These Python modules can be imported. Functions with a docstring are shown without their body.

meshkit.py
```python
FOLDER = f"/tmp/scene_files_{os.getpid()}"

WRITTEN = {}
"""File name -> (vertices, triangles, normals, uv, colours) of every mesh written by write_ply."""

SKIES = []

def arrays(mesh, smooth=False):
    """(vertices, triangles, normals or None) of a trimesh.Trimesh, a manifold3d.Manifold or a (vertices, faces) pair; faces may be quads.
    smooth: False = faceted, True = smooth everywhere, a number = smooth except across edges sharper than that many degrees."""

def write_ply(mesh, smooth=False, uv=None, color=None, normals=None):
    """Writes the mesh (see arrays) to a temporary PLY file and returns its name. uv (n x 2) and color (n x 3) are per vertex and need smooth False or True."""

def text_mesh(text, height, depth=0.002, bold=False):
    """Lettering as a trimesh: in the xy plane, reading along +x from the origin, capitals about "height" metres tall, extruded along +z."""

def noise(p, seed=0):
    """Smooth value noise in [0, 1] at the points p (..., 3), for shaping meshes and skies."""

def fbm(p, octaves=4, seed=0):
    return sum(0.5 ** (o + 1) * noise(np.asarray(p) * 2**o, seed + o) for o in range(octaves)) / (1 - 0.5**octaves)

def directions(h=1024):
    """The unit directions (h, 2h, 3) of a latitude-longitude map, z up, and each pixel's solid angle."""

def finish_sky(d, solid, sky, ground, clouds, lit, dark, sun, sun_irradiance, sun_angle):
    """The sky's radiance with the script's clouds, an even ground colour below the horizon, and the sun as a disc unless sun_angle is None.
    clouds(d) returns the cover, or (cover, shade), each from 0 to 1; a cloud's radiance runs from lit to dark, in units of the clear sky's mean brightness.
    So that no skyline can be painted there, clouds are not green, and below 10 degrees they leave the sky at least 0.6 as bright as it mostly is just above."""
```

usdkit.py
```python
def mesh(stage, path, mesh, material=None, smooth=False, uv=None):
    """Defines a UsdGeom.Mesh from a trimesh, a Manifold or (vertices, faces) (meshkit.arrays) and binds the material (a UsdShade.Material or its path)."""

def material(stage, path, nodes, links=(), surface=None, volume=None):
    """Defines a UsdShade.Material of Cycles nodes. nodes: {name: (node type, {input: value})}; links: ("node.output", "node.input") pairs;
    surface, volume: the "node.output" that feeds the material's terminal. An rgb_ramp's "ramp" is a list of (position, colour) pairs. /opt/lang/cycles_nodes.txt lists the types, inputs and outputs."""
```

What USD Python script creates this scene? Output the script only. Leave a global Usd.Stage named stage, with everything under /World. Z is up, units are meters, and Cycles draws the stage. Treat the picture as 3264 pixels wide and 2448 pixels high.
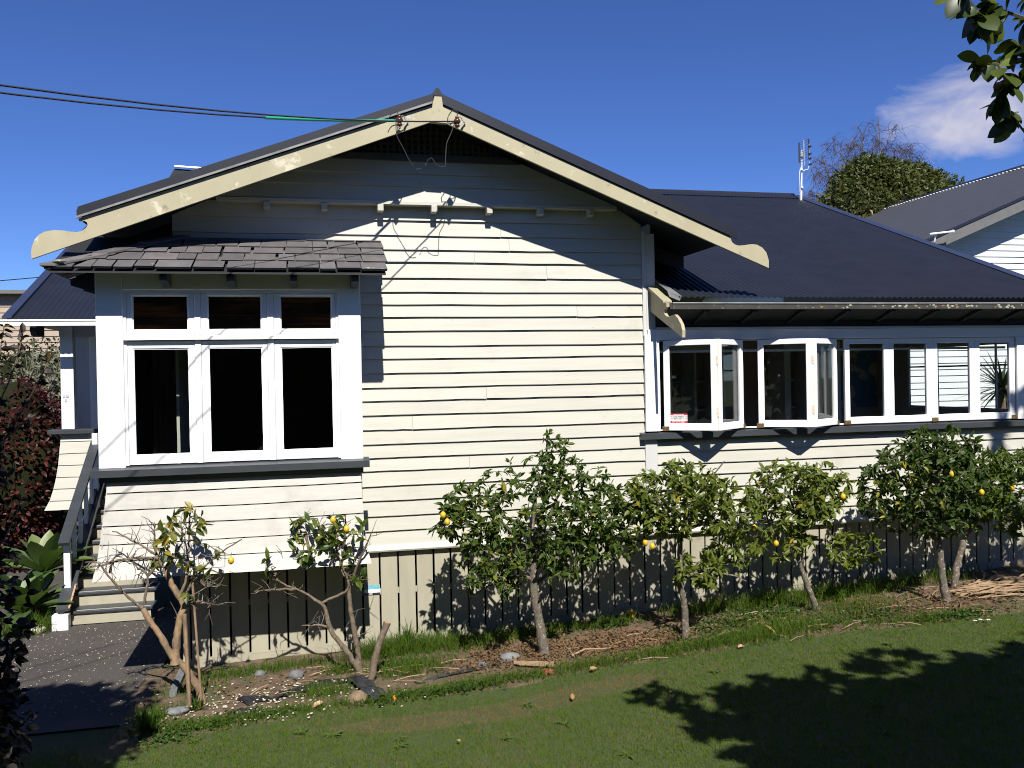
import math, random
import numpy as np, trimesh, usdkit, meshkit
from scipy.spatial import cKDTree
from shapely.geometry import Polygon
from pxr import Usd, UsdGeom, UsdLux, UsdShade, Gf, Sdf, Vt

stage = Usd.Stage.CreateInMemory()
UsdGeom.Xform.Define(stage, '/World')

# ------------------------------------------------------------------ camera, sky, sun, exposure
EYE = (0.0, 0.0, 3.0)
cam = UsdGeom.Camera.Define(stage, '/World/camera')
yaw, pitch, roll = math.radians(13.1), math.radians(-0.42), math.radians(-1.10)
fw = np.array([math.sin(yaw) * math.cos(pitch), math.cos(yaw) * math.cos(pitch), math.sin(pitch)])
r0 = np.array([math.cos(yaw), -math.sin(yaw), 0.0]); u0 = np.cross(r0, fw)
rt = r0 * math.cos(roll) + u0 * math.sin(roll); up = -r0 * math.sin(roll) + u0 * math.cos(roll)
cam.AddTransformOp().Set(Gf.Matrix4d(*rt, 0, *up, 0, *(-fw), 0, *EYE, 1))
cam.CreateHorizontalApertureAttr(36.0)
cam.CreateVerticalApertureAttr(27.0)
cam.CreateFocalLengthAttr(36.0 * 2822 / 3264)
cam.CreateClippingRangeAttr(Gf.Vec2f(0.05, 2000))
cam.CreateExposureAttr(0.80)

SUN = np.array([-0.032, -1.0, 1.02]); SUN /= np.linalg.norm(SUN)
sun = UsdLux.DistantLight.Define(stage, '/World/sun')
sun.CreateIntensityAttr(1.25); sun.CreateAngleAttr(0.53); sun.CreateNormalizeAttr(True)
sun.CreateColorAttr(Gf.Vec3f(1.0, 0.955, 0.88))
zx = SUN; xx = np.cross([0, 0, 1.0], zx); xx /= np.linalg.norm(xx); yx = np.cross(zx, xx)
sun.AddTransformOp().Set(Gf.Matrix4d(*xx, 0, *yx, 0, *zx, 0, 0, 0, 30, 1))

sky = UsdLux.DomeLight.Define(stage, '/World/sky')
sky.GetPrim().SetCustomDataByKey('kind', 'structure')
CLOUD = np.array([0.632, 0.735, 0.246]); CLOUD /= np.linalg.norm(CLOUD)
sky_mat = usdkit.material(stage, '/World/Looks/sky', {
    's': ('sky_texture', {'sky_type': 'single_scattering', 'sun_disc': False, 'sun_elevation': math.asin(SUN[2]), 'sun_rotation': math.atan2(SUN[0], SUN[1]),
                          'altitude': 3000.0, 'air_density': 1.0, 'aerosol_density': 0.0, 'ozone_density': 9.0}),
    'tc': ('geometry', {}),
    'inv': ('vector_math', {'math_type': 'scale', 'scale': -1.0}),
    'n1': ('noise_texture', {'scale': 13.0, 'detail': 9.0, 'roughness': 0.56, 'distortion': 0.35}),
    'nrm': ('vector_math', {'math_type': 'normalize'}),
    'st': ('vector_math', {'math_type': 'multiply', 'vector2': (1.0, 1.0, 1.5)}),
    # one broken fair-weather cloud to the right of the house
    'dist': ('vector_math', {'math_type': 'distance', 'vector2': tuple(CLOUD * np.array([1, 1, 1.5]))}),
    'bank': ('map_range', {'from_min': 0.02, 'from_max': 0.125, 'to_min': 0.24, 'to_max': -0.30, 'clamp': True}),
    'sum': ('math', {'math_type': 'add'}),
    'cov': ('map_range', {'from_min': 0.47, 'from_max': 0.80, 'to_min': 0.0, 'to_max': 0.85, 'clamp': True}),
    'mix': ('mix_color', {'blend_type': 'mix', 'b': (7.4, 7.2, 8.4), 'use_clamp': False}),
    'hs': ('hsv', {'hue': 0.512, 'saturation': 1.07, 'value': 1.42}),
    'bg': ('background_shader', {'strength': 0.052}),
}, [('tc.position', 'nrm.vector1'), ('nrm.vector', 'st.vector1'), ('st.vector', 'n1.vector'), ('st.vector', 'dist.vector1'), ('dist.value', 'bank.value'),
    ('n1.fac', 'sum.value1'), ('bank.result', 'sum.value2'), ('sum.value', 'cov.value'), ('s.color', 'hs.color'), ('hs.color', 'mix.a'), ('cov.result', 'mix.fac'),
    ('mix.result', 'bg.color')], surface='bg.background')
UsdShade.MaterialBindingAPI.Apply(sky.GetPrim()).Bind(sky_mat)

RNG = np.random.default_rng(7)
YW = 9.606          # front of the house wall boards
YB = 8.95           # front of the bay window
YG = YW - 0.66      # front of the gable bargeboards

# ------------------------------------------------------------------ naming and prim helpers
used, origin = {}, {}
def path_of(name, parent):
    base = (parent if parent else '/World') + '/'
    n = used.get(base + name, -1) + 1
    used[base + name] = n
    return base + (name if n == 0 else f'{name}_{n:03d}')
def tag(prim, label=None, cat=None, group=None, kind=None):
    for k, v in (('label', label), ('category', cat), ('group', group), ('kind', kind)):
        if v: prim.SetCustomDataByKey(k, v)
def thing(name, label, cat, loc=(0, 0, 0), group=None):
    p = path_of(name, None)
    x = UsdGeom.Xform.Define(stage, p)
    x.AddTranslateOp().Set(Gf.Vec3d(*map(float, loc)))
    origin[p] = np.array(loc, float)
    tag(x.GetPrim(), label, cat, group)
    return p
def shift(parent):
    if not parent: return np.zeros(3)
    return origin.get('/'.join(parent.split('/')[:3]), np.zeros(3))
def obj(name, mesh, material, parent=None, smooth=False, label=None, cat=None, group=None, kind=None):
    p = path_of(name, parent)
    if isinstance(mesh, MB): mesh = mesh.done()
    v, f = (mesh.vertices, mesh.faces) if hasattr(mesh, 'vertices') else mesh
    v = np.asarray(v, float) - shift(parent)
    m = usdkit.mesh(stage, p, (v, np.asarray(f)), '/World/Looks/' + material, smooth=smooth)
    m.CreateDoubleSidedAttr(True)
    tag(m.GetPrim(), label, cat, group, kind)
    return p

class MB:
    """collects pieces that form one mesh"""
    def __init__(self): self.v, self.f, self.n = [], [], 0
    def add(self, v, f):
        v = np.asarray(v, float); f = np.asarray(f, int)
        if f.shape[1] == 4: f = np.vstack([f[:, [0, 1, 2]], f[:, [0, 2, 3]]])
        self.v.append(v); self.f.append(f + self.n); self.n += len(v); return self
    def mesh(self, m): return self.add(m.vertices, m.faces)
    def box(self, x0, x1, y0, y1, z0, z1):
        v = np.array([[x, y, z] for x in (x0, x1) for y in (y0, y1) for z in (z0, z1)])
        return self.add(v, [[0, 1, 3, 2], [4, 6, 7, 5], [0, 4, 5, 1], [2, 3, 7, 6], [0, 2, 6, 4], [1, 5, 7, 3]])
    def bbox(self, x0, x1, y0, y1, z0, z1, b=0.006):
        """box whose edges are chamfered"""
        c = np.array([(x0 + x1) / 2, (y0 + y1) / 2, (z0 + z1) / 2]); h = np.abs(np.array([x1 - x0, y1 - y0, z1 - z0])) / 2
        b = min(b, 0.45 * h.min()); pts = []
        for s in np.ndindex(2, 2, 2):
            s = np.array(s) * 2 - 1
            for k in range(3):
                q = s * (h - b); q[k] = s[k] * h[k]; pts.append(c + q)
        hull = trimesh.convex.convex_hull(np.array(pts)); return self.mesh(hull)
    def prism(self, poly, axis, a, b):
        """poly of (u,w); axis 'y': (x,z) pushed from y=a to b; 'x': (y,z); 'z': (x,y)"""
        p = Polygon(poly)
        if not p.is_valid: p = p.buffer(0)
        m = trimesh.creation.extrude_polygon(p, abs(b - a), engine='earcut')
        v = m.vertices; lo = min(a, b); t = v[:, 2] + lo
        w = {'y': np.c_[v[:, 0], t, v[:, 1]], 'x': np.c_[t, v[:, 0], v[:, 1]], 'z': np.c_[v[:, 0], v[:, 1], t]}[axis]
        return self.add(w, m.faces)
    def tube(self, pts, rad, sides=6):
        p = np.asarray(pts, float); n = len(p); r = np.broadcast_to(np.asarray(rad, float), (n,))
        t = np.gradient(p, axis=0); t /= np.linalg.norm(t, axis=1, keepdims=True) + 1e-12
        a = np.cross(t, [0.3, 0.1, 0.95]); bad = np.linalg.norm(a, axis=1) < 0.2
        a[bad] = np.cross(t[bad], [1, 0.2, 0]); a /= np.linalg.norm(a, axis=1, keepdims=True) + 1e-12
        b = np.cross(t, a); g = np.arange(sides) * 2 * np.pi / sides
        v = p[:, None] + r[:, None, None] * (np.cos(g)[None, :, None] * a[:, None] + np.sin(g)[None, :, None] * b[:, None])
        i, j = np.meshgrid(np.arange(n - 1), np.arange(sides), indexing='ij')
        q = np.stack([i * sides + j, i * sides + (j + 1) % sides, (i + 1) * sides + (j + 1) % sides, (i + 1) * sides + j], -1).reshape(-1, 4)
        f = [np.vstack([q[:, [0, 1, 2]], q[:, [0, 2, 3]]])]
        for e in (0, n - 1):
            f.append(np.array([[e * sides, e * sides + k, e * sides + k + 1] for k in range(1, sides - 1)]))
        return self.add(v.reshape(-1, 3), np.vstack(f))
    def bar(self, a, b, w, h):
        """rectangular bar from a to b: w across, h upright"""
        a, b = np.asarray(a, float), np.asarray(b, float); d = b - a; d /= np.linalg.norm(d)
        s = np.cross(d, [0, 0, 1.0]); s = s / np.linalg.norm(s) if np.linalg.norm(s) > 1e-6 else np.array([1.0, 0, 0])
        u = np.cross(s, d)
        v = [e + s * w / 2 * i + u * h / 2 * k for e in (a, b) for i in (-1, 1) for k in (-1, 1)]
        return self.add(v, [[0, 1, 3, 2], [4, 6, 7, 5], [0, 4, 5, 1], [2, 3, 7, 6], [0, 2, 6, 4], [1, 5, 7, 3]])
    def done(self): return trimesh.Trimesh(np.vstack(self.v), np.vstack(self.f), process=False)
def box(*a): return MB().box(*a)
def bbox(*a, **k): return MB().bbox(*a, **k)
def grid(xs, ys, zf):
    X, Y = np.meshgrid(xs, ys, indexing='ij'); Z = zf(X, Y)
    v = np.stack([X, Y, Z], -1).reshape(-1, 3); n, m = X.shape
    i, j = np.meshgrid(np.arange(n - 1), np.arange(m - 1), indexing='ij')
    q = np.stack([i * m + j, (i + 1) * m + j, (i + 1) * m + j + 1, i * m + j + 1], -1).reshape(-1, 4)
    return v, q
def ball(c, r, sub=2, noise=0.0, seed=0, squash=(1, 1, 1)):
    m = trimesh.creation.icosphere(sub); v = np.array(m.vertices)
    if noise: v = v * (1 + noise * (meshkit.fbm(v * 1.7 + seed * 3.1, 3, seed)[:, None] - 0.5) * 2)
    return v * np.array(squash) * r + np.asarray(c), np.array(m.faces)

# ------------------------------------------------------------------ materials
def mat(name, col, col2=None, scale=6.0, rough=0.6, bump=0.0, bscale=40.0, spec=0.5, lo=0.4, hi=0.65, stretch=(1, 1, 1), rand=0.0, metal=0.0, bdist=0.01, extra=None, detail=6.0):
    """painted / plain surface: two tones blended by noise in world space, some relief, optional tone change per object"""
    nodes = {'g': ('geometry', {}), 'mp': ('mapping', {'scale': stretch}), 'n': ('noise_texture', {'scale': scale, 'detail': detail, 'roughness': 0.6}),
             'r': ('map_range', {'from_min': lo, 'from_max': hi, 'clamp': True}),
             'm': ('mix_color', {'a': col, 'b': col2 or tuple(c * 0.88 for c in col)}),
             'p': ('principled_bsdf', {'roughness': rough, 'specular_ior_level': spec, 'metallic': metal})}
    links = [('g.position', 'mp.vector'), ('mp.vector', 'n.vector'), ('n.fac', 'r.value'), ('r.result', 'm.fac')]
    out = 'm.result'
    if extra: # ((colour, noise scale, lo, hi), ...) spots on top
        for i, (c3, sc, l3, h3) in enumerate(extra):
            nodes[f'xn{i}'] = ('noise_texture', {'scale': sc, 'detail': 5.0, 'roughness': 0.65})
            nodes[f'xr{i}'] = ('map_range', {'from_min': l3, 'from_max': h3, 'clamp': True})
            nodes[f'xm{i}'] = ('mix_color', {'b': c3})
            links += [('g.position', f'xn{i}.vector'), (f'xn{i}.fac', f'xr{i}.value'), (f'xr{i}.result', f'xm{i}.fac'), (out, f'xm{i}.a')]
            out = f'xm{i}.result'
    if rand:
        nodes['oi'] = ('object_info', {})
        nodes['rr'] = ('map_range', {'from_min': 0.0, 'from_max': 1.0, 'to_min': 1 - rand, 'to_max': 1 + rand})
        nodes['hv'] = ('hsv', {})
        links += [('oi.random', 'rr.value'), ('rr.result', 'hv.value'), (out, 'hv.color')]; out = 'hv.color'
    links.append((out, 'p.base_color'))
    if bump:
        nodes['bn'] = ('noise_texture', {'scale': bscale, 'detail': 5.0}); nodes['b'] = ('bump', {'strength': bump, 'distance': bdist})
        links += [('mp.vector', 'bn.vector'), ('bn.fac', 'b.height'), ('b.normal', 'p.normal')]
    usdkit.material(stage, '/World/Looks/' + name, nodes, links, surface='p.BSDF')
def leafmat(name, ramp, rough=0.4, trans=0.35, tmul=(1.3, 1.5, 0.5), spec=0.5):
    """leaves: a tone picked per object and per leaf, light coming through"""
    usdkit.material(stage, '/World/Looks/' + name, {
        'g': ('geometry', {}), 'oi': ('object_info', {}), 'ad': ('math', {'math_type': 'add'}), 'fr': ('math', {'math_type': 'fraction'}),
        'rp': ('rgb_ramp', {'ramp': ramp}), 'p': ('principled_bsdf', {'roughness': rough, 'specular_ior_level': spec}),
        'tm': ('mix_color', {'blend_type': 'multiply', 'fac': 1.0, 'b': tmul, 'use_clamp': False}), 't': ('translucent_bsdf', {}), 'mx': ('mix_closure', {'fac': trans}),
    }, [('g.random_per_island', 'ad.value1'), ('oi.random', 'ad.value2'), ('ad.value', 'fr.value1'), ('fr.value', 'rp.fac'), ('rp.color', 'p.base_color'), ('rp.color', 'tm.a'),
        ('tm.result', 't.color'), ('p.BSDF', 'mx.closure1'), ('t.BSDF', 'mx.closure2')], surface='mx.closure')

mat('cream_paint', (0.415, 0.408, 0.355), (0.38, 0.373, 0.325), scale=2.2, rough=0.55, bump=0.10, bscale=14, stretch=(0.5, 1, 7), rand=0.025, bdist=0.006,
    extra=[((0.33, 0.315, 0.26), 2.3, 0.58, 0.80), ((0.30, 0.285, 0.235), 13.0, 0.64, 0.76)])
mat('cream_apron', (0.41, 0.40, 0.365), (0.36, 0.352, 0.325), scale=2.6, rough=0.55, bump=0.10, bscale=14, stretch=(0.7, 1, 5), rand=0.02, bdist=0.006,
    extra=[((0.27, 0.262, 0.24), 1.9, 0.52, 0.76)])
mat('bargeboard_paint', (0.335, 0.305, 0.20), (0.30, 0.272, 0.178), scale=2.2, rough=0.65, bump=0.10, bscale=26, bdist=0.006,
    extra=[((0.20, 0.17, 0.125), 9.0, 0.64, 0.72), ((0.45, 0.42, 0.32), 5.0, 0.60, 0.66)])
mat('corner_paint', (0.46, 0.46, 0.45), (0.42, 0.42, 0.41), scale=3, rough=0.5, bump=0.08, bscale=20, stretch=(1, 1, 0.3))
mat('white_paint', (0.70, 0.70, 0.71), (0.66, 0.66, 0.665), scale=4, rough=0.42, bump=0.10, bscale=22, stretch=(1, 1, 0.35), bdist=0.005)
mat('putty_edge', (0.52, 0.42, 0.28), (0.64, 0.58, 0.46), scale=30, rough=0.7)
mat('sill_paint', (0.036, 0.041, 0.047), (0.029, 0.033, 0.038), scale=5, rough=0.42, bump=0.1, bscale=25, stretch=(0.4, 1, 1),
    extra=[((0.12, 0.12, 0.12), 6.0, 0.70, 0.78)])
mat('skirting_paint', (0.315, 0.295, 0.225), (0.28, 0.262, 0.20), scale=2.5, rough=0.6, bump=0.15, bscale=18, stretch=(3, 1, 0.6), rand=0.05, bdist=0.006,
    extra=[((0.18, 0.165, 0.12), 3.2, 0.60, 0.80)])
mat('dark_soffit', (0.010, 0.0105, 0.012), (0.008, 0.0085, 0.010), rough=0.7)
mat('lattice_paint', (0.06, 0.063, 0.07), rough=0.7)
mat('roof_iron', (0.0145, 0.0165, 0.0235), (0.012, 0.0138, 0.020), scale=3, rough=0.40, spec=0.40, bump=0.04, bscale=6, extra=[((0.07, 0.07, 0.08), 14.0, 0.735, 0.80)])
mat('flashing_iron', (0.015, 0.016, 0.021), (0.012, 0.013, 0.018), scale=2, rough=0.35, spec=0.45)
mat('verge_iron', (0.028, 0.036, 0.068), (0.025, 0.031, 0.06), scale=2, rough=0.30, spec=0.6)
mat('gutter_bead', (0.20, 0.20, 0.20), (0.12, 0.12, 0.12), scale=6, rough=0.4)
mat('gutter_side', (0.022, 0.021, 0.019), (0.035, 0.033, 0.028), scale=5, rough=0.7,
    extra=[((0.075, 0.07, 0.05), 18.0, 0.60, 0.66)])
mat('gutter_white', (0.72, 0.71, 0.68), rough=0.4)
mat('shingle_slate', (0.098, 0.090, 0.090), (0.076, 0.071, 0.071), scale=9, rough=0.75, bump=0.3, bscale=60, stretch=(1, 0.5, 1), rand=0.20, bdist=0.006,
    extra=[((0.14, 0.13, 0.12), 5.0, 0.62, 0.82)])
mat('lichen', (0.30, 0.31, 0.23), (0.19, 0.20, 0.13), scale=60, rough=0.9, bump=0.6, bscale=120)
mat('lichen_gold', (0.20, 0.12, 0.025), (0.14, 0.10, 0.04), scale=60, rough=0.9)
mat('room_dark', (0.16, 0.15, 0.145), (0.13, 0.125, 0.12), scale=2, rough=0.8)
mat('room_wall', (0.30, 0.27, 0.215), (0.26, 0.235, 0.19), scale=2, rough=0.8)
mat('room_trim', (0.55, 0.56, 0.52), rough=0.6)
mat('room_floor', (0.07, 0.06, 0.052), rough=0.8)
mat('curtain_cloth', (0.42, 0.41, 0.42), (0.34, 0.33, 0.34), scale=3, rough=0.9)
mat('map_paper', (0.06, 0.16, 0.26), (0.42, 0.38, 0.28), scale=2.6, rough=0.8, lo=0.49, hi=0.53)
mat('black_steel', (0.02, 0.02, 0.02), rough=0.5)
mat('cable_black', (0.018, 0.018, 0.022), rough=0.6)
mat('cable_green', (0.02, 0.30, 0.17), rough=0.45)
mat('porcelain_brown', (0.07, 0.028, 0.018), (0.05, 0.02, 0.013), rough=0.2)
mat('galvanised', (0.48, 0.49, 0.50), (0.34, 0.34, 0.35), scale=12, rough=0.4, metal=0.4)
mat('brass_hinge', (0.20, 0.13, 0.055), (0.10, 0.07, 0.035), scale=40, rough=0.45, metal=0.4)
mat('glass_amber', (0.03, 0.016, 0.010), (0.22, 0.07, 0.022), scale=3, lo=0.48, hi=0.72, rough=0.12, stretch=(0.3, 1, 6))
mat('asphalt', (0.056, 0.049, 0.043), (0.042, 0.037, 0.033), scale=1.3, rough=0.9, bump=1.0, bscale=90, bdist=0.012,
    extra=[((0.17, 0.155, 0.135), 90.0, 0.60, 0.66), ((0.070, 0.075, 0.03), 1.1, 0.60, 0.78)])
mat('soil', (0.075, 0.048, 0.028), (0.125, 0.088, 0.052), scale=7, rough=0.95, bump=1.0, bscale=45, bdist=0.02,
    extra=[((0.050, 0.060, 0.018), 2.0, 0.50, 0.64), ((0.17, 0.13, 0.08), 40.0, 0.60, 0.66)])
mat('turf_soil', (0.030, 0.046, 0.010), (0.045, 0.055, 0.014), scale=9, rough=0.95, bump=0.6, bscale=60, bdist=0.01)
mat('turf_far', (0.035, 0.052, 0.013), (0.055, 0.06, 0.02), scale=0.5, rough=0.95)
mat('bark', (0.14, 0.105, 0.07), (0.08, 0.06, 0.042), scale=26, rough=0.9, bump=0.7, bscale=60, bdist=0.006, extra=[((0.22, 0.21, 0.17), 30.0, 0.60, 0.66)])
mat('bark_grey', (0.125, 0.10, 0.078), (0.07, 0.057, 0.044), scale=30, rough=0.9, bump=0.8, bscale=70, bdist=0.006, extra=[((0.30, 0.29, 0.25), 34.0, 0.58, 0.63), ((0.06, 0.10, 0.05), 9.0, 0.58, 0.68)])
mat('bark_tan', (0.24, 0.155, 0.085), (0.12, 0.085, 0.055), scale=16, rough=0.85, bump=0.8, bscale=50, bdist=0.008, stretch=(1, 1, 0.5))
mat('cut_wood', (0.36, 0.25, 0.14), (0.27, 0.18, 0.10), scale=40, rough=0.8)
mat('green_stem', (0.10, 0.105, 0.05), (0.14, 0.12, 0.07), scale=20, rough=0.8)
mat('lemon_skin', (0.55, 0.36, 0.02), (0.48, 0.29, 0.015), scale=14, rough=0.38, bump=0.25, bscale=160, bdist=0.003)
mat('orange_skin', (0.80, 0.25, 0.015), rough=0.45)
mat('stone_grey', (0.15, 0.155, 0.16), (0.10, 0.105, 0.11), scale=14, rough=0.85, bump=0.4, bscale=40, rand=0.2)
mat('clod_earth', (0.20, 0.14, 0.085), (0.12, 0.085, 0.05), scale=20, rough=0.95, bump=0.8, bscale=50)
mat('shell_pale', (0.50, 0.46, 0.37), (0.36, 0.32, 0.24), scale=30, rough=0.6)
mat('plastic_black', (0.018, 0.018, 0.020), (0.026, 0.026, 0.028), scale=6, rough=0.22, spec=0.8, bump=0.5, bscale=14, bdist=0.03)
mat('straw', (0.28, 0.20, 0.115), (0.20, 0.14, 0.08), scale=20, rough=0.85)
mat('palm_dry', (0.32, 0.22, 0.13), (0.22, 0.145, 0.08), scale=12, rough=0.85, rand=0.2)
mat('brick_red', (0.24, 0.07, 0.035), (0.15, 0.05, 0.03), scale=20, rough=0.9)
mat('neighbour_white', (0.52, 0.54, 0.55), (0.48, 0.50, 0.51), scale=2, rough=0.6)
mat('neighbour_grey_roof', (0.052, 0.053, 0.062), (0.047, 0.048, 0.057), scale=2, rough=0.6, spec=0.3)
mat('neighbour_barge', (0.11, 0.11, 0.11), rough=0.6)
mat('neighbour_beige', (0.30, 0.235, 0.18), (0.27, 0.215, 0.165), scale=2, rough=0.7)
mat('sticker_red', (0.55, 0.022, 0.06), rough=0.5)
mat('sticker_white', (0.84, 0.84, 0.82), rough=0.5)
mat('sticker_green', (0.015, 0.055, 0.035), rough=0.5)
mat('sticker_blue', (0.17, 0.40, 0.47), (0.10, 0.28, 0.36), scale=60, rough=0.5)
mat('number_grey', (0.40, 0.40, 0.46), rough=0.5)
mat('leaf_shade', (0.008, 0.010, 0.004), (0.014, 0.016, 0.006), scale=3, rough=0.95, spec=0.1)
mat('birch_twig', (0.085, 0.05, 0.045), (0.06, 0.04, 0.038), scale=2, rough=0.9)
mat('rot_wood', (0.26, 0.13, 0.06), (0.46, 0.33, 0.22), scale=40, rough=0.9, bump=0.8, bscale=60, stretch=(1, 0.3, 1))
leafmat('leaf_lemon', [(0.0, (0.020, 0.036, 0.006)), (0.30, (0.038, 0.066, 0.009)), (0.58, (0.066, 0.098, 0.013)), (0.80, (0.115, 0.140, 0.020)), (0.93, (0.20, 0.19, 0.025)), (1.0, (0.40, 0.27, 0.02))], rough=0.42, trans=0.32, spec=0.30)
leafmat('leaf_lemon_pale', [(0.0, (0.030, 0.046, 0.010)), (0.5, (0.075, 0.095, 0.016)), (0.8, (0.16, 0.16, 0.028)), (1.0, (0.36, 0.24, 0.02))], rough=0.42, trans=0.35, spec=0.4)
leafmat('leaf_broad', [(0.0, (0.018, 0.032, 0.006)), (0.55, (0.040, 0.062, 0.010)), (0.9, (0.075, 0.105, 0.016)), (1.0, (0.14, 0.17, 0.03))], rough=0.42, trans=0.26, tmul=(1.7, 1.6, 0.35), spec=0.4)
leafmat('leaf_tree', [(0.0, (0.030, 0.040, 0.010)), (0.35, (0.075, 0.084, 0.018)), (0.72, (0.13, 0.125, 0.028)), (0.92, (0.18, 0.14, 0.04)), (1.0, (0.22, 0.11, 0.045))], rough=0.45, trans=0.25, spec=0.35)
leafmat('leaf_smoke', [(0.0, (0.007, 0.004, 0.004)), (0.6, (0.014, 0.008, 0.006)), (0.93, (0.028, 0.017, 0.009)), (1.0, (0.09, 0.065, 0.012))], rough=0.5, trans=0.12, tmul=(1.5, 0.8, 0.6), spec=0.3)
leafmat('leaf_red', [(0.0, (0.026, 0.005, 0.005)), (0.5, (0.060, 0.009, 0.008)), (0.85, (0.10, 0.018, 0.012)), (1.0, (0.028, 0.030, 0.009))], rough=0.5, trans=0.2, tmul=(1.5, 0.7, 0.6), spec=0.3)
leafmat('leaf_silver', [(0.0, (0.085, 0.095, 0.062)), (0.5, (0.17, 0.18, 0.13)), (1.0, (0.26, 0.27, 0.20))], rough=0.7, trans=0.2, tmul=(1, 1, 0.8))
leafmat('leaf_dim', [(0.0, (0.012, 0.018, 0.006)), (0.6, (0.028, 0.034, 0.011)), (0.9, (0.06, 0.045, 0.018)), (1.0, (0.11, 0.075, 0.03))], rough=0.5, trans=0.2, spec=0.3)
leafmat('leaf_agave', [(0.0, (0.060, 0.100, 0.034)), (0.6, (0.085, 0.135, 0.040)), (1.0, (0.13, 0.17, 0.055))], rough=0.45, trans=0.22, tmul=(1.2, 1.4, 0.5), spec=0.4)
leafmat('leaf_yucca', [(0.0, (0.012, 0.020, 0.010)), (0.6, (0.028, 0.042, 0.02)), (1.0, (0.09, 0.11, 0.06))], rough=0.4, trans=0.1)
leafmat('grass_blade', [(0.0, (0.036, 0.070, 0.006)), (0.5, (0.072, 0.125, 0.010)), (0.85, (0.118, 0.165, 0.016)), (0.95, (0.18, 0.19, 0.03)), (1.0, (0.22, 0.17, 0.06))], rough=0.6, trans=0.35, spec=0.04)
leafmat('grass_lush', [(0.0, (0.024, 0.056, 0.007)), (0.6, (0.044, 0.090, 0.011)), (0.92, (0.085, 0.125, 0.02)), (1.0, (0.22, 0.18, 0.06))], rough=0.5, trans=0.35, spec=0.04)
leafmat('grass_dead', [(0.0, (0.15, 0.085, 0.028)), (0.6, (0.215, 0.135, 0.05)), (1.0, (0.27, 0.19, 0.08))], rough=0.8, trans=0.2, tmul=(1, 1, 0.8), spec=0.2)
leafmat('weed_leaf', [(0.0, (0.018, 0.042, 0.006)), (0.7, (0.036, 0.074, 0.010)), (1.0, (0.075, 0.11, 0.02))], rough=0.5, trans=0.3, spec=0.3)
leafmat('weed_pale', [(0.0, (0.07, 0.11, 0.025)), (1.0, (0.14, 0.18, 0.05))], rough=0.6, trans=0.3, spec=0.1)
leafmat('litter_leaf', [(0.0, (0.075, 0.040, 0.020)), (0.4, (0.13, 0.078, 0.040)), (0.75, (0.21, 0.135, 0.072)), (0.95, (0.32, 0.24, 0.14)), (1.0, (0.26, 0.10, 0.03))], rough=0.85, trans=0.1, tmul=(1, 1, 0.8), spec=0.2)
leafmat('litter_tan', [(0.0, (0.28, 0.155, 0.055)), (1.0, (0.38, 0.24, 0.10))], rough=0.7, trans=0.2, tmul=(1, 1, 0.6))
leafmat('petal_white', [(0.0, (0.70, 0.71, 0.69)), (1.0, (0.80, 0.80, 0.78))], rough=0.6, trans=0.2, tmul=(1, 1, 1))
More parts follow.
